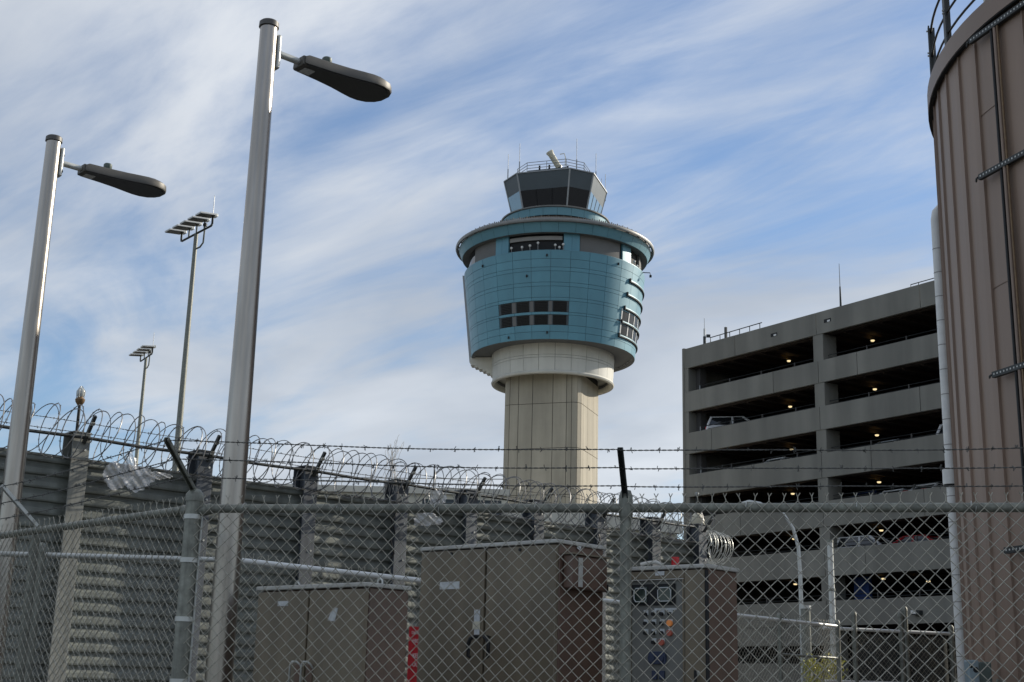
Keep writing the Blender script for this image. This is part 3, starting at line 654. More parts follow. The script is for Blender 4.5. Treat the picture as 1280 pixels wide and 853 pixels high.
flood_mast('smaller farther floodlight mast with four lamps behind the corrugated wall', (-28.7, 100.9, 0), 25.6, 4, -atan2(3.05, 1.83), 1.08)
# lamp standards beyond the right fence
t = thing('street_lamp', 'thin curved-arm street lamp in front of the grey garage', 'street lamp', (7.93, 36, 0))
MB().tube([(0, 0, 0), (0, 0, 4.6), (-.03, 0, 5.35), (-.16, 0, 5.85), (-.42, 0, 6.25), (-.8, 0, 6.43), (-.95, 0, 6.46)], [.07, .055, .05, .045, .04, .035, .035], 10).build('pole', 'galv_bright', t, smooth=60)
MB().tube([(-.9, 0, 6.45), (-1.05, 0, 6.49), (-1.35, 0, 6.53), (-1.55, 0, 6.50)], [.04, .09, .1, .04], 10, flat=.6).build('lamp_head', 'galv_bright', t, smooth=60)
t = thing('plain_pole', 'straight pale metal pole standing right of the curved street lamp', 'pole', (7.79, 32, 0))
MB().tube([(0, 0, 0), (0, 0, 3.1), (0, 0, 5.06)], [.085, .075, .07], 10).build('pole', 'galv_bright', t, smooth=60); MB().tube([(0, 0, 5.05), (0, 0, 5.12)], .078, 10).build('pole_cap', 'galv', t)
for z in (2.6, 3.9): MB().tube([(0, 0, z), (0, 0, z+.06)], .088, 10).build('pole_band', 'galv', t)
t = thing('bollard_pipe', 'short capped steel pipe behind the sloping inner fence', 'pipe', (6.7, 30, 0))
MB().tube([(0, 0, 0), (0, 0, 3.35)], .11, 12).build('pipe', 'galv', t, smooth=60); MB().tube([(0, 0, 3.35), (0, 0, 3.42)], .13, 12).build('pipe_cap', 'galv_bright', t)

# ================================================================== STREET LIGHTS (near)
def make_light(label, loc, ztop):
    t = thing('street_light', label, 'street light', loc, 0, 'steel street lights behind the fence')
    MB().tube([(0, 0, .03), (0, 0, 1.5), (0, 0, ztop-.05)], [.098, .090, .062], 32).build('pole', 'steel_pole', t, smooth=60)
    MB().lathe([(0, .03), (.060, .028), (.071, .018), (.073, -.02), (.066, -.024)], 28, (0, 0, ztop-.045)).build('pole_cap', 'lum', t, smooth=40)
    bp = MB().b2(-.19, .19, -.19, .19, .0, .03).build('base_plate', 'galv', t, bevel=.008)
    for sx_ in (-1, 1):
        for sy_ in (-1, 1): MB().tube([(sx_*.15, sy_*.15, .02), (sx_*.15, sy_*.15, .09)], .016, 8).build('anchor_bolt', 'galv_bright', bp)
    hd = atan2(.67, .74); d = np.array([cos(hd), sin(hd), 0]); e = np.array([-sin(hd), cos(hd), 0]); z = ztop-.24; up = np.array([0, 0, 1.])
    pl = MB().box(d*.078+up*z, (.016, .042, .135), (d, e, up)).build('arm_bracket', 'galv_bright', t, bevel=.012)
    for dz in (-.075, 0, .075): MB().tube([d*.09+up*(z+dz), d*.108+up*(z+dz)], .014, 8).build('bolt', 'darksteel', pl)
    a0, a1 = .09, .34
    MB().tube([d*a0+up*z, d*a1+up*z], .026, 16).build('arm', 'galv_bright', t, smooth=60)
    # paddle-shaped housing: narrow square neck, straight flare, rounded wide end
    out_ = [(.28, .085), (.30, .088), (.50, .108), (.66, .132), (.78, .160), (.87, .178), (.94, .178), (1.01, .155), (1.06, .108), (1.085, .05)]
    out_ = out_+[(x, -y) for x, y in reversed(out_)]
    n = len(out_); zb = z-.035
    def ring(f_, zz, x0=.65): return [d*(x0+(x-x0)*f_)+e*(y*f_)+up*(zz) for x, y in out_]
    V = ring(.985, zb)+ring(1.0, zb+.012)+ring(.99, zb+.056)+ring(.90, zb+.076)+ring(.5, zb+.084)
    F = [(k*n+i, k*n+(i+1) % n, (k+1)*n+(i+1) % n, (k+1)*n+i) for k in range(4) for i in range(n)]+[tuple(range(n-1, -1, -1)), tuple(range(4*n, 5*n))]
    hs = MB().add(V, F).build('lamp_housing', 'lum', t, smooth=35)
    V = [d*(.64+(x-.64)*.93)+e*(y*.90)+up*(zb-.006) for x, y in out_ ]+[d*(.64+(x-.64)*.93)+e*(y*.90)+up*(zb-.0005) for x, y in out_]
    MB().add(V, [(i, (i+1) % n, n+(i+1) % n, n+i) for i in range(n)]+[tuple(range(n-1, -1, -1)), tuple(range(n, 2*n))]).build('lens', 'lumlow', hs)
    MB().box(d*.36+e*.02+up*(zb-.008), (.045, .045, .003), (d, e, up)).build('rating_label', 'label', hs)
    MB().box(d*.30+up*(zb+.03), (.03, .07, .038), (d, e, up)).build('neck_clamp', 'lum', hs, bevel=.01)
    c = d*.52+up*(zb+.078)
    MB().lathe([(0, .075), (.030, .075), (.038, .066), (.038, .03), (.034, .025), (.034, 0)], 16, tuple(c)).build('photocell', 'greenbox', hs, smooth=40)
    return t
make_light('taller nearer brushed steel street light with dark lamp head', (-1.84, 8.81, 0), 6.27)
make_light('left street light, farther one, seen at the left edge', (-4.10, 10.90, 0), 6.20)

# ================================================================== OUTER CHAIN LINK FENCE
CN = (-1.76, 7.41); RT = (3.02, 6.40); LT2 = (-3.42, 9.13); LT3 = (-5.05, 10.82)
RT2 = (5.41, 5.895)
of = thing('chain_link_fence', 'near galvanised chain link fence with barbed wire running right from its corner post', 'fence', (0, 0, 0))
ZR = 2.5
def dirn(a, b): v = np.array(b, float)-np.array(a, float); return v/np.linalg.norm(v)
d1 = dirn(CN, RT); n1 = np.array([d1[1], -d1[0]])     # towards the camera
d2 = dirn(CN, LT2); n2 = np.array([-d2[1], d2[0]])
def off3(p, n, k, z): return (p[0]+n[0]*k, p[1]+n[1]*k, z)
chain_link(off3(CN, n1, .030, 0)[:2], off3(RT2, n1, .030, 0)[:2], .04, ZR+.028, of)
chain_link(off3(CN, n2, .030, 0)[:2], off3(LT3, n2, .030, 0)[:2], .04, ZR+.028, of, n=4)
MB().tube([off3(CN, d1, .05, ZR), off3(RT2, d1, 0, ZR-.004)], .024, 16).build('top_rail', 'galv', of, smooth=60)
MB().tube([off3(CN, d2, .05, ZR), off3(LT3, d2, 0, ZR)], .024, 16).build('top_rail', 'galv', of, smooth=60)
def post(p, r, z1, parent, name='post', cap=True):
    o = MB().tube([(p[0], p[1], 0), (p[0], p[1], z1)], r, 20).build(name, 'galv', parent, smooth=60)
    if cap: MB().lathe([(0, .045), (r*.6, .038), (r*1.08, .012), (r*1.1, -.03)], 18, (p[0], p[1], z1)).build('post_cap', 'galv', o, smooth=50)
    return o
cp = post(CN, .046, ZR+.07, of, 'corner_post')
for z in (ZR-.06, ZR-.30, ZR-.62, 1.55, 1.2, .8, .35):
    MB().tube([(CN[0], CN[1], z), (CN[0], CN[1], z+.026)], .052, 20).build('tension_band', 'galv_bright', cp, smooth=50)
MB().tube([off3(CN, d1, .0, ZR-.02), off3(CN, d1, .11, ZR)], .031, 14).build('rail_end', 'galv', cp, smooth=50)
MB().tube([off3(CN, d2, .0, ZR-.02), off3(CN, d2, .11, ZR)], .031, 14).build('rail_end', 'galv', cp, smooth=50)
MB().tube([off3(CN, d1, .055, .1), off3(CN, d1, .055, ZR-.03)], .006, 6).build('tension_bar', 'galv_bright', cp)
tip_c = (-1.855, 7.05, ZR+.33)
ptip = {}
P1 = (CN[0]+d1[0]*2.43, CN[1]+d1[1]*2.43); P2 = (CN[0]+d1[0]*4.88, CN[1]+d1[1]*4.88)
Q1 = (CN[0]+d2[0]*1.97, CN[1]+d2[1]*1.97)
def arm(base, tip, parent, material='galv'):
    b_, t_ = np.array(base), np.array(tip); ax = (t_-b_)/np.linalg.norm(t_-b_); s_ = np.cross(ax, (0, 0, 1.)); s_ /= np.linalg.norm(s_); k = np.cross(s_, ax)
    m = MB(); c = (b_+t_)/2; Ln = np.linalg.norm(t_-b_)
    m.box(c+k*.010, (Ln/2, .012, .003), (ax, s_, k)); m.box(c+s_*.012, (Ln/2, .003, .012), (ax, s_, k)); m.box(c-s_*.012, (Ln/2, .003, .012), (ax, s_, k))
    return m.build('barb_arm', material, parent, bevel=.002)
arm((CN[0], CN[1], ZR+.09), tip_c, of)
po1 = post(P1, .030, ZR-.03, of, cap=False); MB().lathe([(.026, .09), (.036, .06), (.038, .0), (.036, -.05)], 18, (P1[0], P1[1], ZR)).build('rail_cap', 'galv', po1, smooth=50)
tip1 = off3(P1, n1, .25, ZR+.27); arm((P1[0], P1[1], ZR+.03), tip1, of, 'darksteel')
po2 = post(P2, .030, ZR-.03, of, cap=False); tip2 = off3(P2, n1, .25, ZR+.27); arm((P2[0], P2[1], ZR+.03), tip2, of, 'darksteel')
poq = post(Q1, .030, ZR-.03, of, cap=False); tipq = off3(Q1, n2, .27, ZR+.27); arm((Q1[0], Q1[1], ZR+.03), tipq, of, 'galv_bright')
Q2 = (CN[0]+d2[0]*4.4, CN[1]+d2[1]*4.4); post(Q2, .030, ZR-.03, of, cap=False); tipr = off3(Q2, n2, .27, ZR+.27); arm((Q2[0], Q2[1], ZR+.03), tipr, of)
bases = {'c': (CN[0], CN[1], ZR+.09), '1': (P1[0], P1[1], ZR+.03), '2': (P2[0], P2[1], ZR+.03), 'q': (Q1[0], Q1[1], ZR+.03), 'r': (Q2[0], Q2[1], ZR+.03)}
tips = {'c': tip_c, '1': tip1, '2': tip2, 'q': tipq, 'r': tipr}
for f_ in (.97, .64, .31):
    pt_ = {k: tuple(np.array(bases[k])+(np.array(tips[k])-np.array(bases[k]))*f_) for k in tips}
    for a, b_ in (('c', '1'), ('1', '2'), ('c', 'q'), ('q', 'r')): barbed(pt_[a], pt_[b_], of)
for z in (.12,):
    MB().tube([off3(CN, d1, .05, z), off3(RT2, d1, 0, z)], .004, 6).build('bottom_wire', 'wire', of)
# wire ties round the rail
for k in range(9):
    c = off3(CN, d1, .3+k*.55, ZR); m = MB(); m.tube([(c[0]+n1[0]*.03*cos(a)+d1[0]*.004*a, c[1]+n1[1]*.03*cos(a)+d1[1]*.004*a, c[2]+.03*sin(a)) for a in np.linspace(0, 2*pi, 14)], .0022, 5).build('wire_tie', 'galv_bright', of)

# ================================================================== INNER FENCE (runs away to the right)
inf = thing('chain_link_fence', 'inner chain link fence without barbed wire behind the brown cabinets', 'fence')
ZI = 2.4; I0 = (-1.93, 9.57); dI = np.array([.626, .780]); I1 = (I0[0]+dI[0]*9.9, I0[1]+dI[1]*9.9); IL = (-6.2, 9.42)
nI = np.array([dI[1], -dI[0]])
chain_link(I0, I1, .04, ZI+.02, inf, dia=.072, r=.0026, n=3)
chain_link(IL, I0, .04, ZI+.02, inf, dia=.072, r=.0026, n=3)
MB().tube([(IL[0], IL[1], ZI), (I0[0], I0[1], ZI)], .019, 12).build('top_rail', 'galv_bright', inf, smooth=60)
MB().tube([(I0[0], I0[1], ZI), (I1[0], I1[1], ZI)], .021, 12).build('top_rail', 'rail_sunlit', inf, smooth=60)
for s_ in (0, 2.45, 4.5, 6.75, 8.3, 9.9):
    post((I0[0]+dI[0]*s_, I0[1]+dI[1]*s_), .03, ZI+.04, inf)
for x in (-3.3, -4.9): post((x, 9.46), .03, ZI+.04, inf)
MB().tube([(I0[0], I0[1], .1), (I1[0], I1[1], .1)], .018, 8).build('bottom_rail', 'galv', inf, smooth=60)
MB().tube([(I0[0]+dI[0]*8.3, I0[1]+dI[1]*8.3, 2.0), (I1[0], I1[1], 2.0)], .016, 8).build('middle_rail', 'galv', inf, smooth=60)
# gate fence at right, dark windscreen fabric on its back
gf = thing('fence_gate', 'far gate fence with dark screening fabric left of the white pipe', 'gate')
G0 = (4.22, 17.86); G1 = (8.6, 19.75); dG = dirn(G0, G1); nG = np.array([-dG[1], dG[0]])
chain_link(G0, G1, .05, ZI, gf, dia=.072, r=.0026, n=3, knuckles=False)
MB().tube([(G0[0], G0[1], ZI), (G1[0], G1[1], ZI)], .022, 12).build('top_rail', 'rail_sunlit', gf, smooth=60)
MB().tube([(G0[0], G0[1], 1.72), (G1[0], G1[1], 1.72)], .018, 10).build('bottom_rail', 'rail_sunlit', gf, smooth=60)
for s_, hgt in ((.5, ZI+.2), (1.28, ZI+.22), (1.36, ZI+.3), (2.15, ZI+.08), (3.6, ZI+.1)): post((G0[0]+dG[0]*s_, G0[1]+dG[1]*s_), .035, hgt, gf)
m = MB(); a = np.array([G0[0]+dG[0]*.55, G0[1]+dG[1]*.55])+nG*.05; b_ = np.array([G0[0]+dG[0]*2.12, G0[1]+dG[1]*2.12])+nG*.05
V = []; 
for i in range(25):
    p = a+(b_-a)*i/24+nG*.015*sin(i*1.9)
    V += [(p[0], p[1], ZI-.06+.012*sin(i*2.3)), (p[0], p[1], .3)]
m.add(V, [(2*i, 2*i+1, 2*i+3, 2*i+2) for i in range(24)]); m.build('screen_fabric', 'screenmesh', gf, smooth=80)

# ================================================================== CORRUGATED WALL
cw = thing('corrugated_wall', 'tall grey corrugated metal wall between steel posts', 'wall')
w0 = np.array([-5.10, 15.35]); w1 = np.array([3.25, 22.85]); dw = (w1-w0)/np.linalg.norm(w1-w0); nw = np.array([dw[1], -dw[0]])
LW = np.linalg.norm(w1-w0); ZW = 4.0
ps = [-6.4, -4.8, -3.2, -1.6]+[0, 1.63, 3.20, 4.72, 6.0, 7.35, 8.72, 10.02, LW-.02]
def wp(s_, o_, z): return (w0[0]+dw[0]*s_+nw[0]*o_, w0[1]+dw[1]*s_+nw[1]*o_, z)
PITCH = .151; DEP = .042
prof = []; z = .0
while z < ZW-.01:
    prof += [(-DEP, z+.0), (0, z+.012), (.004, z+.030), (0, z+.078), (-DEP*.8, z+.118), (-DEP, z+.136)]
    z += PITCH
prof.append((0, ZW))
for i in range(len(ps)-1):
    a, b_ = ps[i]+.02, ps[i+1]-.02; m = MB(); V = []; nseg = 6
    bend = rng.normal(0, .006, nseg+1)
    for j in range(nseg+1):
        s_ = a+(b_-a)*j/nseg
        for (o_, zz) in prof: V.append(wp(s_, o_+.012+bend[j]*sin(zz*2.1+i), min(zz, ZW)+rng.normal(0, .0015)))
    k = len(prof); m.add(V, [(j*k+q, (j+1)*k+q, (j+1)*k+q+1, j*k+q+1) for j in range(nseg) for q in range(k-1)])
    pn = m.build('corrugated_panel', 'corr', cw, fixn=False)
    sf = pn.modifiers.new('thickness', 'SOLIDIFY'); sf.thickness = .006
    m = MB(); m.box(wp((a+b_)/2, -.01, ZW+.012), ((b_-a)/2, .035, .014), ((dw[0], dw[1], 0), (nw[0], nw[1], 0), (0, 0, 1))); m.build('top_channel', 'corr', pn)
axw = ((dw[0], dw[1], 0), (nw[0], nw[1], 0), (0, 0, 1))
for i, s_ in enumerate(ps):
    zt = ZW+.30; mt = 'wallpost2' if i == 4 else 'wallpost'
    m = MB(); hw = .105
    m.box(wp(s_, .165, zt/2), (hw, .009, zt/2), axw); m.box(wp(s_, -.10, zt/2), (hw, .009, zt/2), axw); m.box(wp(s_, .033, zt/2-.004), (.007, .123, zt/2-.006), axw)
    po = m.build('wall_post', mt, cw, bevel=.004)
    MB().box(wp(s_, .034, zt+.006), (hw+.006, .15, .005), axw).build('cap_plate', mt, po)
    # arm leaning out over the near side
    a_ = np.array(wp(s_+.02, .185, zt-.12)); b2 = np.array(wp(s_+.02, .185+.24, zt+.17))
    ax = (b2-a_)/np.linalg.norm(b2-a_); sd_ = np.array([dw[0], dw[1], 0]); kk = np.cross(ax, sd_)
    am = MB().box((a_+b2)/2, (np.linalg.norm(b2-a_)/2, .018, .018), (ax, sd_, kk)).build('arm', 'darksteel', po)
    for q in (.35, .75): 
        c = a_+(b2-a_)*q; MB().box(c-kk*.022, (.02, .024, .006), (ax, sd_, kk)).build('clip', 'galv_bright', am)
    for zz in (zt-.2, zt-.6, zt-1.1): MB().tube([wp(s_+.05, .172, zz), wp(s_+.05, .186, zz)], .014, 8).build('bolt', 'galv_bright', po)
pipe_pts = [wp(s_, .215, ZW+.24-.012*sin(pi*((s_-a0)/1.6))**2) for a0 in [0] for s_ in np.linspace(-6.5, LW-.3, 90)]
MB().tube(pipe_pts, .020, 8).build('support_pipe', 'darksteel', cw, smooth=60)
for dz, o_ in ((.20, .42), (.10, .30)):
    barbed(wp(-6.4, o_, ZW+.17+dz), wp(LW, o_, ZW+.17+dz), cw, sag=.0, pitch=.08, spacing=.13, r=.003)
barbed(wp(-6.4, .2, ZW-.02), wp(LW, .2, ZW-.02), cw, sag=.0, pitch=.08, spacing=.13, r=.003)

# razor coils --------------------------------------------------------------
def razor(name, label, s0, s1, pitch, R, zc, oc, rr0=.0045, close=1., mat_='razor', twin=True):
    t = thing(name, label, 'razor wire', wp(s0, oc, zc)); org = np.array(wp(s0, oc, zc))
    turns = (s1-s0)/pitch; n = int(turns*26); pts = []
    D3 = np.array([dw[0], dw[1], 0]); N3 = np.array([nw[0], nw[1], 0]); Z3 = np.array([0, 0, 1.])
    for i in range(n+1):
        a = 2*pi*i/26; ss = (s1-s0)*i/n; rr = R*(1+.05*sin(a*.31+1)+.04*sin(a*.137))
        ss += .085*close*sin(a+.4)*1.0 + .02*sin(a*.23)
        pts.append(org*0+D3*ss+N3*rr*cos(a)*.92+Z3*(rr*sin(a)+.02*sin(a*.09)))
    MB().tube(pts, rr0, 4).build('coil', mat_, t, smooth=80)
    if twin:
        P2 = [D3*(s1-s0)*i/n+D3*(-.085*close*sin(2*pi*i/31+1.9))+N3*R*.9*cos(2*pi*i/31+2)+Z3*(-R*(1+.06*sin(i*.05))*sin(2*pi*i/31+2)) for i in range(n+1)]
        MB().tube(P2, rr0, 4).build('coil', mat_, t, smooth=80)
    segs = []
    for i in range(0, n-1):
        if i % 2: continue
        p = pts[i]; q = pts[i+1]; tt = (q-p)/np.linalg.norm(q-p); rad = rng.normal(size=3); rad -= tt*(rad@tt); rad /= np.linalg.norm(rad)
        segs += [(p-rad*.016+tt*.004, p+rad*.016), (p+tt*.014-rad*.014, p+tt*.014+rad*.014)]
    wires('razor_barb', segs, .0026, mat_, t, n=3)
    return t
razor('razor_wire_coil', 'long loose razor wire coil along the top of the corrugated wall', -6.3, LW-.1, .262, .30, ZW+.27, .25, .0062)
razor('razor_wire_coil', 'bunched bright razor wire coil at the right end of the wall', LW+.10, LW+.72, .10, .275, ZW-.05, -.02, .006, .5, 'galv_bright')

# beacon on the left post, lamp on the end post
def bea(label, s_, z0, material, big=True):
    t = thing('post_beacon', label, 'lamp', wp(s_, .05, z0))
    if big:
        MB().tube([(0, 0, 0), (0, 0, .33)], .018, 10).build('stem', 'black', t, smooth=60)
        MB().lathe([(0, .33), (.03, .335), (.052, .37), (.058, .40), (.035, .425), (.035, .43)], 18).build('fitting', 'brass', t, smooth=50)
        gl = MB().lathe([(.035, .43), (.045, .45), (.045, .50), (.035, .53), (0, .545)], 18).build('lens', 'beaconglass', t, smooth=50)
        for k in range(4):
            a = k*pi/2; MB().tube([(.048*cos(a), .048*sin(a), .42), (.05*cos(a), .05*sin(a), .50), (.01*cos(a), .01*sin(a), .56)], .004, 5).build('guard_bar', 'silver', gl)
    else:
        MB().lathe([(0, .20), (.05, .19), (.10, .14), (.13, .07), (.13, .0), (0, .0)], 20).build('dome', 'cream', t, smooth=50)
        MB().tube([(0, 0, .19), (0, 0, .52)], .016, 8).build('stem', 'black', t); MB().lathe([(0, .56), (.035, .55), (.035, .51), (0, .50)], 12).build('finial', 'silver', t, smooth=50)
    return t
bea('glass beacon lamp on black stem above the pale left wall post', 0-.02, ZW+.312, 'brass')
bea('cream dome lamp with black rod on the far end post of the wall', LW-.02, ZW+.312, 'cream', False)
# hanging cable loops at wall posts
for s_ in (4.55, 7.2, 8.6):
    c = np.array(wp(s_, .22, ZW-.1)); cb = MB()
    cb.tube([c+np.array([.03*sin(q*2.1), .02*cos(q*1.7), -.09*q]) for q in range(9)], .012, 6)
    tag(cb.build('hanging_cable', 'black', None, smooth=60), {4.55: 'black cable hanging on the wall, left of the tallest cabinet', 7.2: 'black cable hanging on the wall above the tallest cabinet', 8.6: 'black cable hanging on the wall behind the cabinet with control panel'}[s_], 'cable')

# plastic bags -------------------------------------------------------------
def crumple(name, label, c, size, seed, material, n=26, drape=1., lobes=((0, 0, 1, 1),)):
    r_ = np.random.default_rng(seed); mm = MB()
    for lx, lz, lw, lh in lobes:
        q = crumple_lobe(r_, size, n, drape, lw, lh); mm.add([(v[0]+lx, v[1]+r_.normal(0, .002), v[2]+lz) for v in q.v], q.f)
    o = mm.build(name, material, None, smooth=180, fixn=False)
    o.location = c; tag(o, label, 'plastic bag'); return o
def crumple_lobe(r_, size, n, drape, lw, lh):
    V = []; ph = r_.uniform(0, 6, 12); size = (size[0]*lw, size[1], size[2]*lh)
    for i in range(n):
        for j in range(n):
            u, v = i/(n-1)*2-1, j/(n-1)*2-1; a = atan2(v, u); rad = max(abs(u), abs(v))
            edge = 1+.10*sin(a*3+ph[0])+.05*sin(a*7+ph[1])+.04*sin(a*13+ph[2])
            x = cos(a)*rad*edge; zz = sin(a)*rad*edge
            y = .16*sin(5*x+ph[3])*cos(4*zz+ph[4])+.10*sin(11*x+7*zz+ph[5])+.05*sin(23*x-17*zz+ph[6])
            V.append((x*size[0], y*size[1], zz*size[2]-drape*.12*x*x*size[2]))
    return MB().add(V, [(i*n+j, (i+1)*n+j, (i+1)*n+j+1, i*n+j+1) for i in range(n-1) for j in range(n-1)])
crumple('plastic_bag', 'large torn white plastic bag caught on the wall top behind the wire', (-4.45, 15.35, 3.84), (.16, .22, .16), 3, 'plastic', lobes=((-.12, 0, 1.05, 1), (.13, -.03, 1.15, .95), (.01, .13, .45, .9), (.36, .0, .9, .28)))
crumple('plastic_bag', 'white plastic scrap snagged below the coil right of the fourth wall post', (-1.12, 18.45, 3.78), (.20, .2, .10), 8, 'plastic', drape=2)
crumple('plastic_bag', 'small white plastic scrap on the wall top left of the dark plant room', (-1.0, 18.7, 4.12), (.12, .15, .12), 12, 'plastic')
# shredded streamer
sg = []; r_ = np.random.default_rng(5)
for k in range(34):
    p = np.array([-1.64, 18.3, 4.52])+r_.normal(0, .03, 3); top = k % 2
    v = np.array([.012 if k % 3 else -.004, 0, .034]) if top else np.array([.006*(k % 5)-.008, 0, -.05])
    for q in range(8):
        n_ = p+v+r_.normal(0, .010, 3); sg.append((p, n_)); p = n_
st = wires('plastic_streamer', sg, .0032, 'plastic2', None, kind=None, n=3)
tag(st, 'frayed strip of white plastic blowing from the wire above the fourth wall post', 'plastic scrap')

# ================================================================== CABINETS
CR = atan2(-.656, .755)
def cabinet(label, loc, w, dpt, h, split, mat_='cab'):
    t = thing('electrical_cabinet', label, 'electrical cabinet', loc, CR, 'brown electrical cabinets behind the fence')
    fbox('body', 'cab_shaded', t, -w+.004, -.004, .03, dpt, .10, h-.03, bevel=.008)
    fbox('plinth', 'conc', t, -w-.05, .05, -.03, dpt+.05, 0, .10, bevel=.01)
    fbox('roof_plate', 'cabtop', t, -w-.012, .012, -.012, dpt+.01, h-.03, h-.004, bevel=.006)
    return t
c1 = cabinet('low two-door cabinet, leftmost and shortest, beside the steel pole', (-.81, 7.81, 0), .99, .35, 2.15, .5)
fbox('door', 'cab', c1, -.986, -.508, -.004, .028, .13, 2.11, bevel=.006); fbox('door', 'cab', c1, -.494, -.006, -.004, .028, .13, 2.11, bevel=.006)
fbox('door_gap', 'gap', c1, -.507, -.495, .015, .029, .13, 2.11)
fbox('sticker', 'label', c1, -.785, -.690, -.008, -.0045, 2.022, 2.052)
MB().extr([(-.315, 1.93), (-.255, 1.925), (-.232, 2.0), (-.262, 2.005), (-.29, 1.98)], (0, -.0065, 0), (1, 0, 0), (0, 0, 1), (0, 1, 0), .004).build('sticker', 'label', c1)
for a, b_ in ((-.59, -.52), (-.487, -.42)):
    hn = MB().tube([(a, -.01, 1.50), (a, -.045, 1.52), (a+.004, -.045, 1.67), (a+.02, -.045, 1.69), (b_-.01, -.045, 1.69), (b_, -.03, 1.675), (b_, -.01, 1.655)], .006, 8).build('door_handle', 'galv_bright', c1, smooth=60)
    fbox('handle_cup', 'cab_shaded', c1, a+.005, b_-.005, -.012, -.0045, 1.50, 1.675, bevel=.004)
for x in (-.88, -.12): 
    lg = MB().tube([(x, .2, 2.146), (x, .2, 2.17), (x+.02, .2, 2.19), (x+.04, .2, 2.17), (x+.04, .2, 2.146)], .006, 8).build('lifting_eye', 'galv_bright', c1, smooth=60)
c2 = cabinet('tallest cabinet, two wide doors with black handles', (.32, 8.49, 0), 1.21, .50, 2.5, .5)
fbox('door', 'cab', c2, -1.206, -.612, -.004, .028, .13, 2.462, bevel=.006); fbox('door', 'cab', c2, -.594, -.006, -.004, .028, .13, 2.462, bevel=.006)
fbox('door_gap', 'gap', c2, -.611, -.595, .015, .029, .13, 2.462)
fbox('name_plate', 'label', c2, -1.015, -.835, -.008, -.0045, 2.203, 2.252)
fbox('sticker', 'label', c2, -.690, -.640, -.008, -.0045, 1.985, 2.062)
fbox('sticker', 'cream', c2, -.70, -.636, -.009, -.005, 1.935, 1.985, label='yellowed lower sticker'); fbox('sticker', 'label', c2, -.685, -.640, -.008, -.0045, 1.90, 1.934)
for sgn, x in ((-1, -.645), (1, -.560)):
    MB().tube([(x, -.01, 1.885), (x, -.05, 1.885), (x+sgn*.03, -.055, 1.872), (x+sgn*.045, -.055, 1.84), (x+sgn*.045, -.055, 1.76), (x+sgn*.03, -.05, 1.755)], [.011, .012, .014, .014, .012, .01], 10).build('door_handle', 'black', c2, smooth=60)
    MB().lathe([(0, -.004), (.022, -.002), (.022, .004), (0, .004)], 14, (x, -.012, 1.885)).build('handle_rose', 'black', c2)
for x in (-.915, -.303): MB().tube([(x, -.012, 2.44), (x, -.003, 2.44)], .011, 12).build('door_bolt', 'black', c2)
# side hood
sh = fbox('side_hood', 'cab_shaded', c2, .005, .075, .06, .44, 2.19, 2.40, bevel=.008)
fbox('hood_strip', 'cabtop', c2, .076, .082, .125, .168, 2.20, 2.385, bevel=.002)
fbox('hood_lip', 'cab', c2, .004, .095, .05, .45, 2.402, 2.412); fbox('side_latch', 'black', c2, .004, .05, .45, .49, 2.19, 2.24, bevel=.006)
MB().extr([(.20, 2.455), (.235, 2.44), (.245, 2.47), (.215, 2.48)], (.006, 0, 0), (0, 1, 0), (0, 0, 1), (1, 0, 0), .004).build('sticker', 'label', c2)
c3 = cabinet('cabinet with recessed control panel of buttons and two gauges', (1.24, 8.31, 0), .66, .38, 2.35, .5)
# front frame with a recessed bay
fbox('front_panel', 'cab', c3, -.156, -.006, -.004, .028, .13, 2.312, bevel=.005)
fbox('front_panel', 'cab', c3, -.656, -.158, -.004, .028, 2.262, 2.312, bevel=.005)
fbox('front_panel', 'cab', c3, -.656, -.575, -.004, .028, .13, 2.258, bevel=.005)
fbox('recess_frame', 'cabtop', c3, -.572, -.158, -.008, -.0045, 2.256, 2.262); fbox('recess_frame', 'cab', c3, -.165, -.156, -.014, -.0045, .2, 2.256)
# the bay is a shallow box in front of the body: cut depth by stepping the panel back
fbox('control_panel', 'cabpanel', c3, -.572, -.166, .018, .029, .2, 2.255)
fbox('door_gap', 'gap', c3, -.004, .0035, -.002, .03, .13, 2.31)
fbox('gauge_frame', 'gap', c3, -.565, -.235, .006, .0175, 2.10, 2.232)
for x0, x1 in ((-.545, -.44), (-.36, -.25)):
    g_ = fbox('gauge', 'gauge', c3, x0, x1, -.004, .0055, 2.112, 2.215, bevel=.012)
    MB().tube([(x0+.02, -.007, 2.122), (x1-.02, -.007, 2.122), (x1-.006, -.007, 2.14), (x1-.006, -.007, 2.19), (x1-.02, -.007, 2.206), (x0+.02, -.007, 2.206), (x0+.006, -.007, 2.19), (x0+.006, -.007, 2.14), (x0+.02, -.007, 2.122)], .0035, 6).build('gauge_bezel', 'label', g_, smooth=60)
fbox('nameplate_strip', 'label', c3, -.395, -.225, .0145, .0175, 2.067, 2.080)
bc = {}
for r0, zz in enumerate((2.044, 1.986, 1.926, 1.868)):
    for q, x in enumerate((-.461, -.399, -.336, -.274)):
        if r0 == 3 and q in (0, 3): continue
        plt_ = fbox('button_plate', 'label', c3, x-.017, x+.017, .0145, .0175, zz-.004, zz+.026)
        mt = 'amber' if (r0, q) == (1, 3) else 'redlamp' if (r0, q) in ((2, 3), (3, 2)) else 'black'
        rr0 = .019 if mt != 'black' else .012
        MB().tube([(x, .014, zz), (x, -.004, zz)], rr0, 14).build('indicator_lamp' if mt != 'black' else 'button', mt, plt_, smooth=50)
sk = fbox('power_socket', 'bluebox', c3, -.431, -.302, -.006, .0175, 1.733, 1.812, bevel=.004)
for x in (-.40, -.335): MB().tube([(x, -.007, 1.772), (x, -.018, 1.772)], .026, 16).build('socket_cover', 'bluebox', sk, smooth=50)
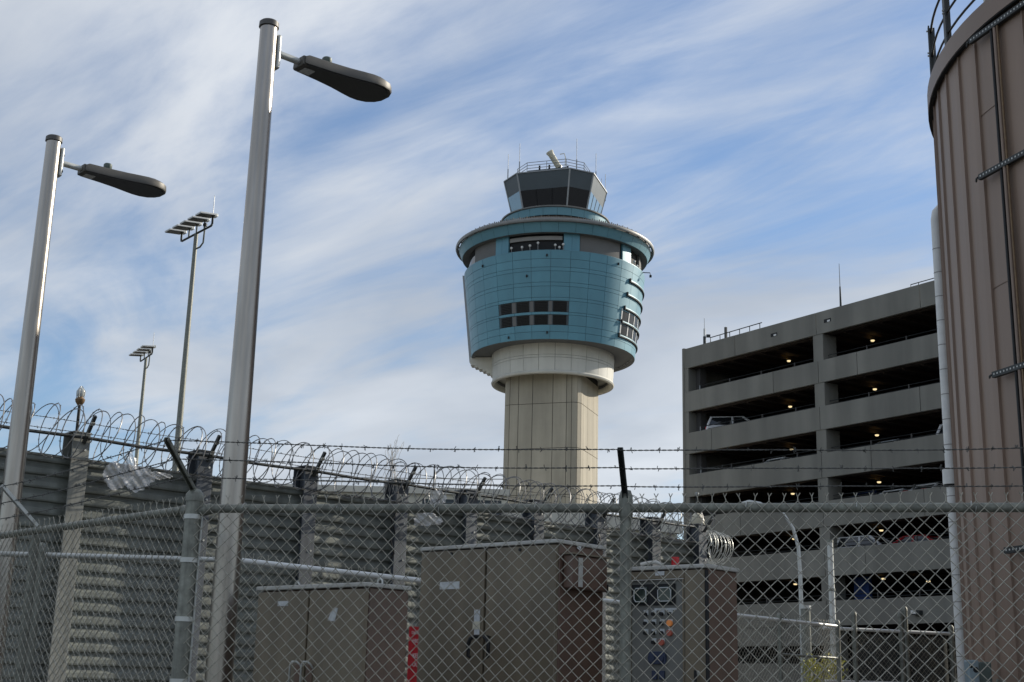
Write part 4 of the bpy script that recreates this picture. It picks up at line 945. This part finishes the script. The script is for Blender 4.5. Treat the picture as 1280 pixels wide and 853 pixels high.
for x in (-.39, -.333): fbox('switch', 'bluebox', c3, x-.018, x+.018, -.002, .0175, 1.64, 1.695, bevel=.004)
fbox('sticker', 'label', c3, -.372, -.303, -.009, -.0055, 2.284, 2.310)
lt = MB().tube([(-.06, -.004, 1.684), (-.06, -.03, 1.684)], .014, 12).build('latch', 'galv_bright', c3, smooth=50)
MB().box((-.06, -.034, 1.665), (.008, .005, .035)).build('latch_lever', 'black', lt)
bn = thing('red_beacon', 'small red warning lamp standing on the cabinet with control panel', 'lamp', (1.105, 8.72, 2.346))
MB().tube([(0, 0, 0), (0, 0, .018)], .03, 16).build('base', 'black', bn); MB().tube([(0, 0, .018), (0, 0, .075)], .026, 16).build('lens', 'lens_red', bn, smooth=50)
tp = MB().tube([(.02, 0, .0), (-.03, 0, .02), (-.09, 0, .012), (-.13, 0, .0)], .012, 8).build('conduit_stub', 'cabtop', None, smooth=60); tp.location = (1.0, 8.66, 2.36)
tag(tp, 'pale conduit stub lying on top of the cabinet with control panel', 'conduit')

# red sign -----------------------------------------------------------------
sg_ = thing('warning_sign', 'red warning sign with white lettering on the inner fence between two cabinets', 'sign', (-.735, 11.04, 1.45), atan2(.78, .626))
fbox('sign_board', 'red', sg_, -.125, .075, -.055, -.050, 0, .57, bevel=.004)
def text(s_, size, loc, parent, material, name='lettering'):
    cu = bpy.data.curves.new(name, 'FONT'); cu.body = s_; cu.size = size; cu.align_x = 'CENTER'; cu.align_y = 'CENTER'; cu.extrude = .001; cu.resolution_u = 2; cu.materials.append(M[material])
    o = bpy.data.objects.new(name, cu); COL.objects.link(o); o.parent = parent; o.location = loc; o.rotation_euler = (pi/2, 0, 0)
    dg = bpy.context.evaluated_depsgraph_get(); me = bpy.data.meshes.new_from_object(o.evaluated_get(dg)); bpy.data.objects.remove(o)
    o = bpy.data.objects.new(name, me); COL.objects.link(o); o.parent = parent; o.location = loc; o.rotation_euler = (pi/2, 0, 0); return o
for i, s_ in enumerate(('DANGER', 'HIGH', 'KEEP', 'OUT')):
    text(s_, .036 if i == 0 else .048, (-.025, -.0565, (.52, .455, .34, .27)[i]), sg_, 'white')

# ================================================================== SILO
SC = np.array([10.356, 14.716]); SR = 5.039
si = thing('storage_silo', 'round brown metal-clad silo with standing seams and a capped rim', 'silo', (SC[0], SC[1], 0))
MB().tube([(0, 0, 0), (0, 0, 9.25)], SR-.03, 96).build('silo_core', 'silo2', si, smooth=60)
NS = 68; st_ = 2*pi/NS; TH0 = 2.988; pm = None
for k in range(NS):
    if pm is None:
        m = MB(); n = 3; V = []
        for z in (0.0, 9.13):
            for i in range(n+1):
                t = st_*i/n; r = SR+.006*sin(pi*i/n); V.append((r*cos(t), r*sin(t), z))
            t = st_; V.append(((SR+.028)*cos(t-.0003), (SR+.028)*sin(t-.0003), z)); V.append(((SR+.028)*cos(t+.002), (SR+.028)*sin(t+.002), z)); V.append((SR*cos(t+.0025), SR*sin(t+.0025), z))
        k_ = n+4; m.add(V, [(i, i+1, k_+i+1, k_+i) for i in range(k_-1)])
        pm = m.build('silo_panel', 'silo', si); pm.rotation_euler = (0, 0, TH0)
    else: link_copy(pm, si, rz=TH0+st_*k)
m = MB(); m.lathe([(SR+.04, 9.06), (SR+.08, 9.06), (SR+.08, 9.32), (SR+.03, 9.345), (SR-1.0, 9.45), (.3, 10.1), (0, 10.1)], 128); m.build('rim_cap', 'silo2', si, smooth=30)
MB().lathe([(SR+.02, 9.045), (SR+.072, 9.045), (SR+.072, 9.058)], 128).build('rim_flashing', 'gap', si, smooth=30)
# horizontal lap lines on panels
for th, z in ((3.268, 8.06), (3.268, 5.98)):
    m = MB(); m.tube(arc((0, 0), SR+.008, th, th+st_, z, 4), .004, 4); m.build('lap_joint', 'silo2', si)
# guard rail round the top
gd = thing('silo_guardrail', 'dark steel guardrail with bolted posts on the silo rim', 'railing', (SC[0], SC[1], 9.32))
for k in range(24):
    th = 2.815+.06+k*.228; c = np.array([cos(th), sin(th), 0]); tt = np.array([-sin(th), cos(th), 0])
    m = MB(); m.box(c*(SR+.02)+np.array([0, 0, .42]), (.010, .045, .50), (c, tt, (0, 0, 1))); m.box(c*(SR-.02)-tt*.037+np.array([0, 0, .42]), (.04, .008, .50), (c, tt, (0, 0, 1)))
    ps_ = m.build('rail_post', 'darksteel', gd)
    for z in (.04, .50, .54, .86):
        MB().tube([c*(SR+.03)+np.array([0, 0, z]), c*(SR+.05)+np.array([0, 0, z])], .013, 8).build('bolt', 'galv_bright', ps_)
for z, r in ((.23, .015), (.51, .015), (.86, .016)):
    MB().tube([(x, y, z) for x, y, _ in arc((0, 0), SR-.01, 2.815, 2.815+2*pi, 0, 140)], r, 8, cap=False).build('rail', 'darksteel', gd, smooth=60)
# strut channels with conduit
def on(th, r, z): return np.array([SC[0]+r*cos(th), SC[1]+r*sin(th), z])
cd_ = thing('cable_support', 'black conduit on perforated strut channels up the silo side', 'conduit')
MB().tube([on(3.353, SR+.06, .1), on(3.353, SR+.06, 8.98)], .018, 10).build('conduit', 'black', cd_, smooth=60)
MB().tube([on(3.366, SR+.06, .1), on(3.366, SR+.06, 8.98)], .020, 10).build('conduit', 'silo', cd_, smooth=60)
MB().tube([on(3.376, SR+.06, .1), on(3.376, SR+.06, 8.98)], .012, 8).build('conduit', 'brass', cd_, smooth=60)
for z in (8.96, 7.27, 4.97, 3.07):
    a = on(3.283, SR+.13, z); b_ = on(3.60, SR+.13, z); ax = (b_-a)/np.linalg.norm(b_-a); nn = np.cross(ax, (0, 0, 1.)); 
    if nn[0]*(a[0]-SC[0])+nn[1]*(a[1]-SC[1]) < 0: nn = -nn
    Ln = np.linalg.norm(b_-a); m = MB(); c = (a+b_)/2
    m.box(c, (Ln/2, .004, .028), (ax, nn, (0, 0, 1))); m.box(c-nn*.02+np.array([0, 0, .03]), (Ln/2, .022, .003), (ax, nn, (0, 0, 1))); m.box(c-nn*.02-np.array([0, 0, .03]), (Ln/2, .022, .003), (ax, nn, (0, 0, 1)))
    sc_ = m.build('strut_channel', 'darksteel', cd_)
    m = MB(); k = 0
    while k*.055 < Ln-.05:
        m.box(a+ax*(.04+k*.055)+nn*.0052+np.array([0, 0, .002]), (.009, .0012, .009), (ax, nn, (0, 0, 1))); k += 1
    m.build('slot_holes', 'galv_bright', sc_, kind='stuff')
    MB().tube([a-ax*.12-nn*.06, a-ax*.05-nn*.01, a-ax*.01], .012, 8).build('strut_bolt', 'darksteel', sc_)
# pale insulated pipe at the left edge of the silo
pi_ = thing('insulated_pipe', 'pale banded insulated pipe rising up the left side of the silo', 'pipe')
Pp = on(2.815-.030, SR+.085, 0)
Pp = on(2.775, SR+.06, 0)
MB().tube([(Pp[0], Pp[1], 0), (Pp[0], Pp[1], 7.69), (Pp[0]+.02, Pp[1]+.01, 7.79), (Pp[0]+.08, Pp[1]+.05, 7.86), (Pp[0]+.2, Pp[1]+.1, 7.88)], .070, 20).build('pipe', 'white', pi_, smooth=60)
for k in range(22): MB().tube([(Pp[0], Pp[1], .4+k*.327), (Pp[0], Pp[1], .410+k*.327)], .072, 20).build('band', 'shade', pi_, smooth=60)
MB().tube([(Pp[0], Pp[1], 4.15), (Pp[0], Pp[1], 4.34)], .11, 20).build('pipe_collar', 'white', pi_, smooth=60)
MB().tube([(Pp[0], Pp[1], 4.13), (Pp[0], Pp[1], 4.15)], .098, 20).build('pipe_collar', 'gap', pi_, smooth=60)

# junction boxes at the foot of the silo
jb = thing('junction_box', 'pale blue-grey box with two dark knockouts before the silo', 'junction box', (4.90, 14.15, 0), radians(8))
fbox('box', 'paleblue', jb, -.065, .065, 0, .1, 1.62, 1.945, bevel=.02); fbox('stand', 'galv', jb, -.02, .02, .03, .07, 0, 1.62)
MB().tube([(-.03, -.004, 1.88), (-.03, .002, 1.88)], .02, 14).build('knockout', 'gap', jb); MB().tube([(.02, -.004, 1.845), (.02, .002, 1.845)], .03, 14).build('knockout', 'gap', jb)
jb = thing('junction_box', 'grey-green box beside the pale blue one before the silo', 'junction box', (5.05, 14.25, 0), radians(8))
fbox('box', 'greenbox', jb, -.06, .08, 0, .12, 1.5, 1.93, bevel=.015); fbox('stand', 'galv', jb, -.02, .02, .03, .07, 0, 1.5)
MB().tube([(.14, .05, 1.4), (.14, .05, 1.70), (.16, .05, 1.75), (.2, .05, 1.74), (.22, .05, 1.68), (.22, .05, 1.4)], .015, 8).build('conduit', 'galv', jb, smooth=60)

# ================================================================== SHRUB
sb = thing('yellow_shrub', 'yellow-green leafy shrub beyond the inner fence before the garage', 'shrub', (6.15, 26, 0))
sgs = MB(); r_ = np.random.default_rng(11)
for k in range(9):
    a = k*.7; sgs.tube([(0.03*cos(a), .03*sin(a), 0), (.18*cos(a), .18*sin(a), .9), (.30*cos(a+.2), .3*sin(a+.2), 1.7+.05*k)], [.02, .014, .006], 5)
sgs.build('stem', 'bark', sb, kind='stuff')
lv = MB()
cl = [(r_.uniform(-.33, .33), r_.uniform(-.25, .25), r_.uniform(.5, 2.16)) for _ in range(110)]
for c in cl:
    for q in range(26):
        p = np.array(c)+r_.normal(0, .075, 3); a = r_.normal(size=3); a /= np.linalg.norm(a); b_ = np.cross(a, r_.normal(size=3)); b_ /= np.linalg.norm(b_)
        s1 = r_.uniform(.028, .05); lv.add([p-a*s1, p+b_*s1*.5, p+a*s1, p-b_*s1*.5], [(0, 1, 2, 3)])
lv.build('foliage', 'leaf', sb, kind='stuff', fixn=False)
